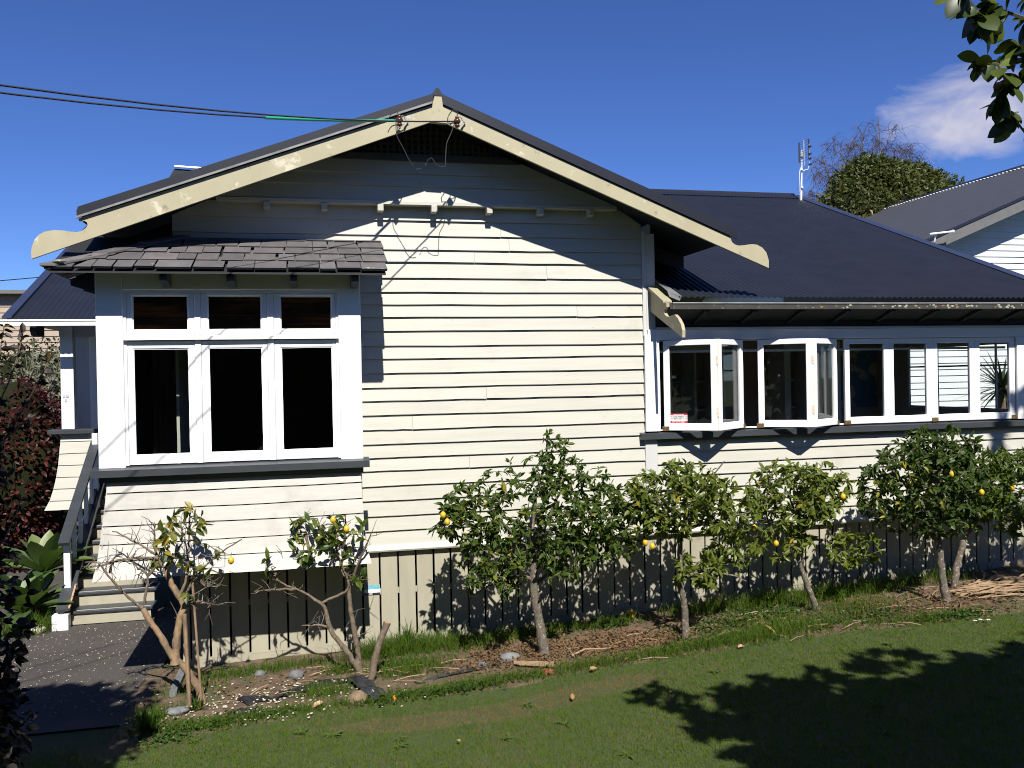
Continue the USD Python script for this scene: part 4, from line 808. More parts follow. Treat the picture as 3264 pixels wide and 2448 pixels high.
def lemon_tree(label, base, trunk, limbs, crowns, ntw, lem, seed, rt=.055, rb=.014, per=6, mats='leaf_lemon', barkm='bark_grey', branchm=None, spread=.35, trunk_end=.6, sparse=None, extra_trunks=(), single=300, asp=.44, L=(.07, .12), maxlen=.9):
    rng = np.random.default_rng(seed)
    T = thing('lemon_tree', label, 'lemon tree', base, 'lemon trees in the bed along the house')
    wood = []
    for tr in [trunk, *extra_trunks]:
        q, r = limb(tr, rt, rt * trunk_end, rng, n=len(tr) * 4, knob=.06); r[0] *= 1.25; q[0, 2] -= .05
        obj('trunk', MB().tube(q, r, 10), barkm, T, smooth=50); wood.append(q)
    for p in spread_y(limbs, rng, spread):
        q, r = limb(p, rb * 1.5, rb * .55, rng, knob=.10); obj('branch', MB().tube(q, r, 7), branchm or barkm, T, smooth=50); wood.append(q)
    tg = np.vstack([crown(rng, c, r, int(ntw * w)) for c, r, w in crowns]) if crowns else np.zeros((0, 3))
    tg = tg[tg[:, 1] < YW - .06]
    tw = twigs_to(rng, wood, tg, maxlen=maxlen)
    if tw:
        m = MB()
        for q in tw: m.tube(q, np.linspace(.0055, .002, len(q)), 4)
        obj('twigs', m, 'green_stem', T, kind='stuff')
        lv = leaves_on(rng, tw, per, L, asp)
        put_leaves(lv, T, mats, single, rng=rng)
    for c in lem:
        c = np.array(c); c[1] += rng.uniform(-.25, -.05) if crowns else 0
        f = fruit('lemon', c, .028, 'lemon_skin', T)
        obj('fruit_stalk', MB().tube([c + [0, 0, .035], c + [.006, .004, .07]], .003, 4), 'green_stem', T)
    return T, wood, rng
def dead_twigs(T, wood, rng, n, length=(.08, .22)):
    m = MB()
    for _ in range(n):
        q = wood[rng.integers(1, len(wood))]; i = rng.integers(len(q) // 3, len(q) - 1)
        d = unit(rng.normal(size=3) + np.array([0, -.1, .5])); l = rng.uniform(*length)
        p = np.array([q[i], q[i] + d * l * .5 + rng.normal(0, .012, 3), q[i] + d * l + rng.normal(0, .025, 3)])
        m.tube(p, [.0045, .0035, .0018], 4)
        if rng.random() < .5:
            d2 = unit(d + rng.normal(0, .7, 3)); m.tube([p[1], p[1] + d2 * l * .4], [.003, .0015], 4)
    obj('bare_twigs', m, 'bark_grey', T, kind='stuff')

# two half-bare trees in front of the bay
T1 = [(-.98, 8.5, .07), (-1.0, 8.5, .2), (-1.04, 8.5, .29), (-1.13, 8.5, .43), (-1.24, 8.5, .55), (-1.31, 8.5, .70), (-1.39, 8.5, .83), (-1.47, 8.5, .98)]
L1 = [[(-1.47, 8.5, .98), (-1.57, 8.5, 1.09), (-1.66, 8.5, 1.21), (-1.73, 8.5, 1.32), (-1.82, 8.5, 1.46), (-1.89, 8.5, 1.47)], [(-1.47, 8.5, 1.0), (-1.43, 8.5, 1.19), (-1.42, 8.5, 1.28), (-1.51, 8.5, 1.37), (-1.59, 8.5, 1.5)],
      [(-1.42, 8.5, 1.28), (-1.34, 8.5, 1.43), (-1.43, 8.5, 1.51), (-1.56, 8.5, 1.59), (-1.67, 8.5, 1.65), (-1.74, 8.5, 1.67)], [(-1.10, 8.5, .97), (-1.03, 8.5, 1.0), (-.89, 8.5, .95), (-.84, 8.5, .93)],
      [(-1.12, 8.5, .99), (-1.1, 8.5, 1.08), (-1.04, 8.5, 1.2), (-.89, 8.5, 1.37), (-.76, 8.5, 1.47), (-.6, 8.5, 1.57)], [(-1.16, 8.5, 1.08), (-1.09, 8.5, 1.24), (-1.08, 8.5, 1.42), (-1.08, 8.5, 1.65), (-1.05, 8.5, 1.88)],
      [(-1.28, 8.5, 1.34), (-1.21, 8.5, 1.42), (-1.14, 8.5, 1.56), (-1.17, 8.5, 1.73)], [(-.99, 8.5, 1.27), (-.92, 8.5, 1.15), (-.82, 8.5, 1.15)], [(-1.28, 8.5, 1.34), (-1.34, 8.5, 1.43), (-1.37, 8.5, 1.58), (-1.37, 8.5, 1.74)], [(-1.73, 8.5, 1.32), (-1.70, 8.5, 1.45), (-1.62, 8.5, 1.50)], [(-1.34, 8.5, 1.43), (-1.55, 8.5, 1.45), (-1.72, 8.5, 1.43), (-1.88, 8.5, 1.41)]]
X1 = [[(-1.20, 8.5, .52), (-1.18, 8.5, .74), (-1.16, 8.5, .88), (-1.12, 8.5, .97), (-1.16, 8.5, 1.08), (-1.21, 8.5, 1.17), (-1.28, 8.5, 1.34)]]
T, wood, rng = lemon_tree('half-bare lemon tree by the steps with tan forked trunk and one hanging lemon', (-.98, 8.5, .07), T1, L1,
    [((-1.10, 8.45, 1.70), (.26, .2, .20), .42), ((-.98, 8.5, 1.40), (.26, .2, .16), .26), ((-1.34, 8.45, 1.55), (.20, .15, .18), .22), ((-1.1, 8.5, 1.25), (.3, .2, .2), .10)], 38, [(-.69, 8.45, 1.40)], 11, rt=.038, rb=.0095, per=1, mats='leaf_lemon_pale', barkm='bark_tan', branchm='bark', spread=.22, trunk_end=.62, extra_trunks=X1, L=(.08, .14), asp=.46)
dead_twigs(T, wood, rng, 150)
obj('support_cane', MB().tube([(-1.08, 8.42, .08), (-1.11, 8.45, .92)], .018, 7).tube([(-.98, 8.44, .1), (-1.04, 8.46, 1.25)], .011, 6), 'bark_tan', T)
T2 = [(.48, 8.86, .10), (.32, 8.86, .36), (.17, 8.86, .60), (.14, 8.86, .76), (.10, 8.86, .82)]
L2 = [[(.1, 8.86, .82), (-.01, 8.86, .91), (-.14, 8.86, .98), (-.29, 8.86, 1.06), (-.34, 8.86, 1.12), (-.44, 8.86, 1.19), (-.52, 8.86, 1.21)], [(-.34, 8.86, 1.12), (-.27, 8.86, 1.22), (-.15, 8.86, 1.28), (0, 8.86, 1.35)],
      [(.1, 8.86, .82), (.2, 8.86, .87), (.33, 8.86, .92), (.37, 8.86, .98), (.32, 8.86, 1.18), (.26, 8.86, 1.34), (.25, 8.86, 1.49)], [(.33, 8.86, 1.08), (.26, 8.86, 1.26), (.15, 8.86, 1.46), (.08, 8.86, 1.66)],
      [(.37, 8.86, .98), (.45, 8.86, 1.17), (.53, 8.86, 1.36), (.6, 8.86, 1.53)], [(.32, 8.86, 1.18), (.34, 8.86, 1.41), (.35, 8.86, 1.68)], [(0, 8.86, 1.35), (-.04, 8.86, 1.55), (-.05, 8.86, 1.78)], [(-.14, 8.86, .98), (-.31, 8.86, 1.01), (-.51, 8.86, 1.03)], [(.21, 8.86, .56), (.06, 8.86, .61), (-.09, 8.86, .61)]]
X2 = [[(.46, 8.88, .10), (.45, 8.88, .30), (.41, 8.87, .55), (.385, 8.86, .75), (.37, 8.86, .98)]]
T, wood, rng = lemon_tree('small sparse lemon tree with dark leaning trunk, right of the half-bare one', (.48, 8.86, .10), T2, L2,
    [((-.02, 8.8, 1.48), (.22, .2, .24), .36), ((.32, 8.8, 1.5), (.22, .18, .24), .45), ((.42, 8.8, 1.15), (.16, .15, .2), .14), ((-.42, 8.8, 1.25), (.1, .1, .08), .05)], 56, [(.23, 8.86, 1.65), (.35, 8.86, 1.58)], 12, rt=.032, rb=.010, per=3, barkm='bark', spread=.2, extra_trunks=X2, L=(.07, .115), asp=.45)
dead_twigs(T, wood, rng, 80)
ST_ = thing('cut_stump', 'leaning sawn-off stem beside the black plastic sheet', 'stump', (.54, 8.59, .1))
q, r = limb([(.54, 8.59, .05), (.61, 8.59, .37), (.72, 8.59, .66)], .034, .032, RNG, n=10, knob=.07); obj('stem', MB().tube(q, r, 9), 'bark', ST_, smooth=50)
obj('cut_face', MB().tube([q[-1], q[-1] + (q[-1] - q[-2]) * .06], .031, 9), 'cut_wood', ST_)

# four leafy trees to the right
T3 = [(2.29, 8.62, .18), (2.25, 8.62, .46), (2.21, 8.62, .72), (2.19, 8.62, .89), (2.19, 8.62, 1.05), (2.18, 8.62, 1.24)]
L3 = [[(2.19, 8.62, .91), (2.33, 8.62, .99), (2.49, 8.62, 1.2), (2.58, 8.62, 1.33), (2.7, 8.62, 1.55), (2.74, 8.62, 1.65)], [(2.6, 8.62, 1.34), (2.88, 8.62, 1.37), (3.06, 8.62, 1.34), (3.25, 8.62, 1.43)], [(2.19, 8.62, .96), (2.01, 8.62, 1.01), (1.8, 8.62, .96), (1.63, 8.62, .88), (1.54, 8.62, .82)],
      [(2.18, 8.62, 1.12), (1.98, 8.62, 1.18), (1.84, 8.62, 1.27)], [(2.18, 8.62, 1.22), (2.07, 8.62, 1.36), (1.9, 8.62, 1.54), (1.71, 8.62, 1.76)], [(2.18, 8.62, 1.24), (2.21, 8.62, 1.49), (2.27, 8.62, 1.83), (2.4, 8.62, 2.12), (2.44, 8.62, 2.44)], [(2.18, 8.62, 1.24), (2.34, 8.62, 1.48), (2.49, 8.62, 1.79), (2.7, 8.62, 1.93)], [(1.84, 8.62, 1.45), (1.6, 8.62, 1.6), (1.3, 8.62, 1.7)]]
lemon_tree('widest leafy lemon tree, a tall shoot at its top, left of the corner board', (2.29, 8.62, .18), T3, L3,
    [((2.28, 8.6, 1.62), (1.02, .50, .58), .50), ((2.44, 8.62, 2.16), (.2, .2, .3), .05), ((1.52, 8.55, 1.60), (.36, .3, .32), .10), ((2.95, 8.6, 1.55), (.50, .42, .46), .17), ((1.75, 8.5, 1.02), (.34, .25, .18), .05), ((2.2, 8.55, 1.22), (.85, .42, .24), .13)], 700,
    [(1.25, 8.6, 1.70), (1.29, 8.6, 1.63), (3.19, 8.5, 1.46), (3.33, 8.5, 1.29), (2.51, 8.4, 1.60)], 13, rt=.056, rb=.014, per=6, L=(.055, .10))
T4 = [(3.79, 8.54, .25), (3.78, 8.54, .62), (3.73, 8.54, .87), (3.74, 8.54, 1.17), (3.76, 8.54, 1.37)]
L4 = [[(3.76, 8.54, 1.37), (3.96, 8.54, 1.45), (4.17, 8.54, 1.51), (4.37, 8.54, 1.58)], [(3.75, 8.54, 1.33), (3.6, 8.54, 1.54), (3.41, 8.54, 1.74)], [(3.76, 8.54, 1.37), (3.8, 8.54, 1.61), (3.71, 8.54, 1.87), (3.57, 8.54, 2.08)], [(3.76, 8.54, 1.37), (3.93, 8.54, 1.71), (4.09, 8.54, 1.89), (4.26, 8.54, 2.08)], [(3.75, 8.54, .88), (3.99, 8.54, .94), (4.28, 8.54, .89), (4.44, 8.54, .82)]]
lemon_tree('slim straight-trunked lemon tree under the security sticker window', (3.79, 8.54, .25), T4, L4,
    [((3.72, 8.5, 1.72), (.62, .42, .40), .6), ((4.25, 8.5, 1.6), (.38, .35, .36), .22), ((3.9, 8.45, .98), (.30, .22, .16), .1), ((4.3, 8.5, 1.15), (.3, .25, .25), .1)], 420, [(3.30, 8.5, 1.31), (4.51, 8.45, 1.39)], 14, rt=.040, rb=.012, per=6, L=(.058, .108))
T5 = [(5.48, 8.78, .33), (5.34, 8.78, .66), (5.26, 8.78, .89), (5.22, 8.78, 1.01)]
L5 = [[(5.22, 8.78, 1.01), (5.02, 8.78, 1.16), (4.83, 8.78, 1.35), (4.75, 8.78, 1.64), (4.78, 8.78, 1.97)], [(5.22, 8.78, 1.03), (5.26, 8.78, 1.32), (5.14, 8.78, 1.66), (5.28, 8.78, 1.93)], [(5.24, 8.78, 1.05), (5.48, 8.78, 1.13), (5.79, 8.78, 1.05), (6.08, 8.78, .91), (6.29, 8.78, .76)], [(5.26, 8.78, 1.22), (5.47, 8.78, 1.49), (5.65, 8.78, 1.74), (5.76, 8.78, 1.89)]]
lemon_tree('lemon tree leaning left with one long low branch reaching right along the slats', (5.48, 8.78, .33), T5, L5,
    [((5.14, 8.7, 1.64), (.58, .42, .38), .62), ((5.5, 8.7, 1.72), (.3, .3, .28), .13), ((4.95, 8.7, 1.18), (.42, .3, .22), .13), ((5.95, 8.75, 1.02), (.38, .2, .2), .12)], 400, [(4.84, 8.7, 1.18), (5.6, 8.65, 1.65)], 15, rt=.038, rb=.012, per=6, L=(.058, .105))
T6 = [(6.93, 8.53, .38), (6.88, 8.53, .65), (6.84, 8.53, .97), (6.82, 8.53, 1.11), (6.73, 8.53, 1.38)]
L6 = [[(6.73, 8.53, 1.38), (6.53, 8.53, 1.63), (6.31, 8.53, 1.9), (6.15, 8.53, 2.04)], [(6.73, 8.53, 1.38), (6.81, 8.53, 1.67), (6.76, 8.53, 1.98), (6.84, 8.53, 2.27)], [(6.75, 8.53, 1.34), (6.94, 8.53, 1.61), (7.11, 8.53, 1.86)]]
lemon_tree('dense upright lemon tree under the shut window sashes, pale straight trunk', (6.93, 8.53, .38), T6, L6,
    [((6.62, 8.5, 1.70), (.78, .48, .58), .8), ((6.85, 8.5, 2.1), (.42, .35, .28), .2)], 520, [(6.68, 8.3, 1.88), (6.99, 8.3, 1.68)], 16, rt=.048, rb=.018, per=6, L=(.058, .105))
T6b = [(7.45, 9.05, .40), (7.51, 9.05, .7), (7.61, 9.05, .99), (7.77, 9.05, 1.2), (7.87, 9.05, 1.36)]
L6b = [[(7.87, 9.05, 1.36), (7.95, 9.05, 1.66), (8.08, 9.05, 1.87)], [(7.87, 9.05, 1.36), (8.2, 9.05, 1.48), (8.46, 9.05, 1.6)], [(7.77, 9.05, 1.2), (7.65, 9.05, 1.5), (7.7, 9.05, 1.82)]]
lemon_tree('rightmost lemon tree, trunk slanting right behind its upright neighbour', (7.45, 9.05, .40), T6b, L6b,
    [((7.55, 8.95, 1.62), (.62, .4, .50), .45), ((8.25, 8.9, 1.52), (.68, .42, .55), .55)], 560, [(7.9, 8.8, 1.62)], 17, rt=.044, rb=.017, per=6, L=(.058, .105))

# generic leafy mass
def bush(name, label, cat, base, crowns, n, m, seed, L, asp=.45, single=0, droop=.3, wood=None, group=None, shell=.55, out=.7, barkm='bark', curl=None, up=.5, minz=None, core=0):
    rng = np.random.default_rng(seed); B = thing(name, label, cat, base, group)
    pos, d = [], []
    for c, r, w in crowns:
        k = int(n * w); u = unit(rng.normal(size=(k, 3))); rad = (shell ** 3 + (1 - shell ** 3) * rng.random(k)) ** (1 / 3)
        lump = .78 + .45 * meshkit.fbm(u * 2.3 + seed, 3, seed)
        p = np.asarray(c) + u * (rad * lump)[:, None] * np.asarray(r); pos.append(p); d.append(u * out + rng.normal(0, .6, (k, 3)) - [0, 0, droop])
    pos, d = np.vstack(pos), unit(np.vstack(d))
    if minz is not None: ok = pos[:, 2] > minz; pos, d = pos[ok], d[ok]
    N = len(pos); nr = unit(np.c_[rng.normal(0, .6, N), rng.normal(-.2, .6, N), np.full(N, up)]); l = rng.uniform(*L, N)
    v = leaf_verts(pos, d, nr, l, l * asp * rng.uniform(.8, 1.2, N), curl=curl)
    if wood is not None:
        for q, r in wood: obj('trunk' if r > .04 else 'branch', MB().tube(smooth_path(q, len(q) * 3), np.linspace(r, r * .4, len(q) * 3), 7), barkm, B)
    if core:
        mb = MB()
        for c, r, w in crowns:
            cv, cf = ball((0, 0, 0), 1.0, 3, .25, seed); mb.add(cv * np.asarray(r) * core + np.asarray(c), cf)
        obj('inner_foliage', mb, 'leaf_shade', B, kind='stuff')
    put_leaves(v, B, m, single, rng=rng, rest='crown')
    return B

# big tree on the right: its branch tips hang into the top right corner, its shade lies on the lawn
rng = np.random.default_rng(31)
BT = thing('broadleaf_tree', 'large glossy-leaved tree hanging into the top right corner, shading the lawn', 'tree', (5.6, 1.2, .7))
tr = [(5.6, 1.2, .6), (5.5, 1.25, 1.6), (5.4, 1.4, 2.6), (5.3, 1.6, 3.4)]
obj('trunk', MB().tube(smooth_path(tr, 14), np.linspace(.17, .11, 14), 10), 'bark_grey', BT)
wood = [smooth_path(tr, 14)]
for p in ([(5.4, 1.4, 2.8), (4.6, 1.9, 3.4), (3.8, 2.4, 4.0), (3.2, 2.75, 4.5)], [(5.3, 1.6, 3.3), (5.0, 2.2, 4.2), (4.8, 2.7, 5.0)], [(5.3, 1.6, 3.2), (6.3, 2.0, 4.0), (7.2, 2.3, 4.6)], [(5.4, 1.5, 3.0), (4.4, 1.3, 3.6), (3.5, 1.2, 4.1)], [(5.3, 1.6, 3.4), (6.8, 2.6, 5.0), (8.0, 3.0, 6.2), (9.2, 3.3, 7.4)]):
    q = smooth_path(p, 12); obj('branch', MB().tube(q, np.linspace(.06, .018, 12), 7), 'bark_grey', BT); wood.append(q)
tips = np.array([(.07, 0, .0)]) + np.array([(2.56, 3.02, 4.60), (2.46, 2.98, 4.46), (2.55, 3.0, 4.36), (2.62, 3.0, 4.44), (2.60, 3.05, 4.24), (2.68, 3.0, 4.14), (2.72, 3.05, 4.04), (2.80, 3.02, 3.93), (2.66, 2.9, 4.64), (2.78, 3.0, 4.40), (2.86, 3.0, 4.20), (2.84, 3.0, 4.52), (2.84, 2.98, 3.86), (2.78, 2.95, 4.76), (2.90, 3.0, 4.05), (2.92, 3.0, 4.36), (2.74, 3.0, 4.28)])
tw = twigs_to(rng, wood, tips, step=.08, maxlen=2.5)
vis = leaves_on(rng, [q[-5:] for q in tw], 13, (.075, .115), .60, .5, .2, .8, 6)
inner = np.vstack([crown(rng, c, r, k, .1) for c, r, k in (((5.3, 2.05, 4.15), (2.4, 1.05, 1.15), 420), ((3.7, 2.1, 4.3), (1.0, .8, .8), 150), ((6.9, 2.3, 4.0), (1.7, 1.0, 1.1), 220), ((3.4, 1.3, 3.9), (.9, .8, .7), 110), ((4.6, 1.0, 3.7), (1.6, .9, .8), 160), ((9.3, 3.3, 8.0), (1.3, .9, 1.2), 60), ((8.4, 3.0, 6.6), (.9, .8, .8), 35))])
ok = inner[:, 0] > np.maximum(.96 * inner[:, 1] + .10, 0); inner = inner[ok]
tw2 = twigs_to(rng, wood, inner, step=.2, maxlen=2.2)
m = MB()
for q in tw + tw2: m.tube(q, np.linspace(.010, .004, len(q)), 4)
obj('twigs', m, 'green_stem', BT, kind='stuff')
for v in vis[np.argsort(-vis[:, 7, 2])][:300]:
    c, f = fine_leaf(v[0], v[7] - v[0], np.cross(v[1] - v[3], v[7] - v[0]) * np.sign(np.cross(v[1] - v[3], v[7] - v[0])[2]), np.linalg.norm(v[7] - v[0]), np.linalg.norm(v[1] - v[3]) * 1.15)
    obj('leaf', (c, f), 'leaf_broad', BT, smooth=True)
hid = leaves_on(rng, tw2, 22, (.12, .19), .60, .4, .1, .8, 8)
ok = hid[:, :, 0].min(1) > np.maximum(.94 * hid[:, :, 1].max(1), 0); obj('crown', merge_leaves(hid[ok]), 'leaf_broad', BT, kind='stuff')
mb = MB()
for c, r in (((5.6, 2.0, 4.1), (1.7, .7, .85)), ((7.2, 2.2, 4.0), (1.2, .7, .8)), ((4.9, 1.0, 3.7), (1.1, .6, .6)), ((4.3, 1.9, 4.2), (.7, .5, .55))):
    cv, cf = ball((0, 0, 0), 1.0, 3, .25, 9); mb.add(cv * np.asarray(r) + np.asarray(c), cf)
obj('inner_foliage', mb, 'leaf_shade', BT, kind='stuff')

# dark shrub at the left edge and the tall tree beyond it that shades it
bush('smoke_bush', 'dark purple-leaved shrub filling the left edge of the view', 'shrub', (-2.6, 5.8, .1),
     [((-2.42, 5.95, 1.5), (.64, .75, 1.45), .30), ((-2.42, 6.0, 2.55), (.55, .65, .72), .22), ((-2.2, 6.1, .8), (.40, .5, .75), .12), ((-3.4, 5.7, 1.8), (1.0, .9, 1.75), .18), ((-4.6, 5.6, 1.7), (1.1, .9, 1.7), .18)], 17000, 'leaf_smoke', 41, (.055, .085), .58, 300, .1,
     [([(-2.6, 5.8, 0), (-2.55, 5.9, 1.5), (-2.4, 6.0, 2.8)], .05), ([(-2.55, 5.9, 1.4), (-2.3, 6.05, 2.4), (-2.05, 6.1, 3.0)], .025)], shell=.5, core=.62)
rng = np.random.default_rng(42); SB = '/World/smoke_bush'
shoots = [[(-1.98, 6.1, 2.6), (-1.9, 6.12, 3.0), (-1.84, 6.14, 3.38)], [(-1.95, 6.1, 2.5), (-1.72, 6.15, 2.9), (-1.60, 6.18, 3.16)], [(-2.0, 6.1, 2.5), (-1.76, 6.12, 2.75), (-1.62, 6.14, 2.86)], [(-2.0, 6.1, 2.7), (-1.80, 6.1, 3.05), (-1.72, 6.1, 3.34)], [(-1.95, 6.0, 1.9), (-1.82, 6.05, 2.1), (-1.75, 6.08, 2.3)]]
m = MB()
for p in shoots: m.tube(smooth_path(p, 7), np.linspace(.008, .003, 7), 5)
obj('shoots', m, 'bark', SB, kind='stuff')
sv = leaves_on(rng, [smooth_path(p, 7) for p in shoots], 15, (.05, .08), .60, .0, .25, .5, 3)
for v in sv[:90]: obj('shoot_leaf', (v, LF), 'leaf_smoke', SB)
bush('street_tree', 'tall tree standing behind the viewer on the left, seen only as shade', 'tree', (-3.8, 1.2, .6),
     [((-3.35, 2.3, 5.2), (1.45, 1.1, 1.3), .3), ((-4.6, 2.0, 4.2), (1.5, 1.2, 1.7), .3), ((-2.70, 3.75, 4.38), (1.22, .85, 1.30), .5)], 9000, 'leaf_dim', 43, (.12, .18), .55, 0, .3, [([(-3.8, 1.2, .4), (-3.8, 1.5, 2.4), (-3.7, 2.0, 4.6)], .14)], shell=.1, core=.7)
# belt of trees at the back of the section, mirrored in the panes
rng = np.random.default_rng(44); P_, D_ = [], []; CORE = MB()
for k in range(44):
    c = np.array([-18 + 1.25 * k + rng.uniform(-.6, .6), rng.uniform(-11.5, -8.5), rng.uniform(2.4, 6.2)]); u = unit(rng.normal(size=(420, 3)))
    P_.append(c + u * rng.uniform(.5, 1, (420, 1)) * [2.3, 1.4, 2.5]); D_.append(u + rng.normal(0, .6, (420, 3)))
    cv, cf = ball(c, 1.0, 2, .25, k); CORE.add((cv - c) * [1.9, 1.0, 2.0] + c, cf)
u = np.c_[rng.uniform(-19, 38, 6000), rng.uniform(-12.6, -11.6, 6000), rng.uniform(.4, 6.5, 6000)]; P_.append(u); D_.append(rng.normal(size=u.shape))
P_, D_ = np.vstack(P_), np.vstack(D_); l = rng.uniform(.35, .7, len(P_)); ok = P_[:, 2] > .3
obj('tree_belt', merge_leaves(leaf_verts(P_[ok], D_[ok], unit(rng.normal(size=(ok.sum(), 3)) + [0, 0, .5]), l[ok], l[ok] * .55)), 'leaf_dim', label='dark belt of trees at the back of the garden, mirrored in the panes', cat='trees', kind='stuff')
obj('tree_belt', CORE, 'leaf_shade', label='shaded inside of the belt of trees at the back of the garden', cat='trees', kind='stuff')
# agaves beside the steps
def agave(label, c, n, L, seed, el=(15, 75)):
    rng = np.random.default_rng(seed); A = thing('agave', label, 'agave', c, 'agaves beside the steps')
    for k in range(n):
        az = k * 2.399 + rng.uniform(-.2, .2); e = math.radians(el[0] + (el[1] - el[0]) * (k / n) ** .8); l = L * rng.uniform(.8, 1.1)
        t = np.linspace(0, 1, 8); wdt = l * .17 * np.array([.45, .55, .8, 1.0, 1.02, .85, .5, .02])
        rr_ = np.cos(e) * l * t + .10 * l * t ** 2 * math.cos(e); zz = np.sin(e) * l * t - .22 * l * t ** 2 * math.cos(e)
        ca, sa = math.cos(az), math.sin(az); v = []
        for i in range(8):
            for s in (-1, 0, 1):
                v.append((c[0] + ca * rr_[i] - sa * s * wdt[i], c[1] + sa * rr_[i] + ca * s * wdt[i], c[2] + zz[i] + (abs(s) * wdt[i] * .35)))
        f = [[i * 3 + j, (i + 1) * 3 + j, (i + 1) * 3 + j + 1, i * 3 + j + 1] for i in range(7) for j in (0, 1)]
        obj('leaf', (np.array(v), np.array(f)), 'leaf_agave', A, smooth=True)
    return A
agave('pale green agave rosette further up beside the steps', (-3.30, 12.35, .62), 20, .72, 51, (5, 72))
agave('low spreading agave nearest the foot of the steps', (-3.42, 11.95, .22), 22, .72, 52, (5, 70))
AGS = thing('plant_stump', 'short leaning stem under the upper agave', 'plant stem', (-3.3, 12.35, .05)); obj('stem', MB().tube([(-3.32, 12.2, .02), (-3.30, 12.35, .64)], .06, 7), 'bark', AGS)
# shrubs and trees in the distance, left and right
bush('red_hedge', 'clipped hedge of small dark red leaves left of the porch', 'hedge', (-4.9, 16.2, 0), [((-4.75, 16.2, 1.5), (.95, 1.3, 1.72), .7), ((-5.6, 16.8, 1.4), (1.0, 1.3, 1.65), .3)], 9000, 'leaf_red', 61, (.06, .11), .55, 300, .0, shell=.8, minz=.05, core=.88)
rng = np.random.default_rng(62); SV = thing('silver_shrub', 'pale silvery shrub showing over the red hedge', 'shrub', (-5.2, 20.5, 0))
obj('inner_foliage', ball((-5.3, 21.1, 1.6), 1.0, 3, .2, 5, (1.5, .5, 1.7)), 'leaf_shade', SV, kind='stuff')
m = MB(); pos = []; d = []
for k in range(95):
    a = np.array([rng.uniform(-6.2, -4.5), rng.uniform(20, 21), 2.2]); b = a + [rng.normal(0, .25), rng.normal(0, .2), rng.uniform(.6, 1.75)]
    q = smooth_path([a, (a + b) / 2 + rng.normal(0, .05, 3), b], 6); m.tube(q, np.linspace(.015, .006, 6), 4)
    t = rng.uniform(.2, 1, 40); pos.append(a + (b - a) * t[:, None]); d.append(unit(rng.normal(size=(40, 3))) + [0, 0, .4])
obj('stems', m, 'green_stem', SV, kind='stuff'); pos, d = np.vstack(pos), np.vstack(d); N = len(pos); l = rng.uniform(.06, .11, N)
put_leaves(leaf_verts(pos, d, unit(rng.normal(size=(N, 3)) + [0, -.4, .4]), l, l * .45), SV, 'leaf_silver', 0, rng=rng)
bush('brown_shrub', 'brownish shrub behind the silvery one, against the beige house', 'shrub', (-6, 23, 0), [((-6.3, 23, 2.6), (1.5, 1.0, 1.5), .6), ((-5.2, 23.5, 2.9), (1.0, 1.0, 1.25), .4)], 6000, 'leaf_dim', 63, (.08, .14), .5, 0, .2, shell=.7, core=.75)
ET = bush('evergreen_tree', 'rounded olive-green evergreen tree between the wing roof and the grey roof', 'tree', (24, 34, 0),
     [((24.0, 33, 8.8), (3.1, 2.4, 3.0), .27), ((22.1, 32.4, 8.7), (2.0, 2, 2.2), .13), ((26.0, 33, 9.5), (1.9, 1.8, 2.1), .14), ((23.4, 33, 10.5), (1.7, 1.5, 1.6), .12), ((25.4, 33.4, 10.5), (1.6, 1.4, 1.5), .11), ((21.2, 32.6, 8.6), (1.1, 1.2, 1.5), .07), ((27.0, 34, 9.6), (1.0, 1.1, 1.2), .06), ((22.4, 32.2, 7.2), (2.4, 1.5, 1.6), .10)],
     46000, 'leaf_tree', 71, (.13, .24), .46, 300, .25, [([(24, 34, 0), (24, 33.8, 4), (24.1, 33.4, 8)], .3)], shell=.72, core=.74)
# bare birch
rng = np.random.default_rng(72); BI = thing('bare_birch', 'leafless reddish birch rising behind the evergreen tree', 'tree', (26.2, 38, 0))
wood = []
for p in ([(26.2, 38, 0), (26.0, 38, 6), (25.6, 38, 10.5), (25.4, 38, 13.3)], [(26.0, 38, 6), (27.0, 38, 10), (27.5, 38, 13), (27.4, 38, 15.4)], [(27.0, 38, 9.8), (28.0, 38.3, 12), (28.7, 38.5, 14)], [(25.6, 38, 9), (24.9, 38, 11.5), (24.3, 38, 13.4)], [(26.6, 38, 9), (26.5, 38, 12), (26.6, 38, 14.6)]):
    q = smooth_path(p, 16); obj('trunk' if not wood else 'branch', MB().tube(q, np.linspace(.14 if not wood else .075, .02, 16), 7), 'bark_grey', BI); wood.append(q)
tg = np.vstack([crown(rng, c, r, k, .3) for c, r, k in (((25.3, 38, 12.9), (1.8, 1.4, 1.5), 90), ((27.4, 38, 13.3), (1.7, 1.4, 2.0), 120), ((24.2, 38, 11.6), (1.0, 1.0, 1.6), 40), ((29.0, 38, 12.9), (.9, 1, 1.3), 50), ((23.6, 38, 10.6), (.7, .8, 1.2), 40))])
tw = twigs_to(rng, wood, tg, step=.4, maxlen=4.0); m = MB()
for q in tw:
    m.tube(q, np.linspace(.014, .006, len(q)), 3)
    for _ in range(7):
        i = rng.integers(len(q) // 3, len(q)); e = q[i]; dd = np.array([rng.normal(0, .3), rng.normal(0, .3), rng.uniform(-.5, .3)])
        m.tube([e, e + dd * .6 + [0, 0, .05], e + dd * 1.1 + [0, 0, -.18]], [.008, .006, .004], 3)
obj('twigs', m, 'birch_twig', BI, kind='stuff')
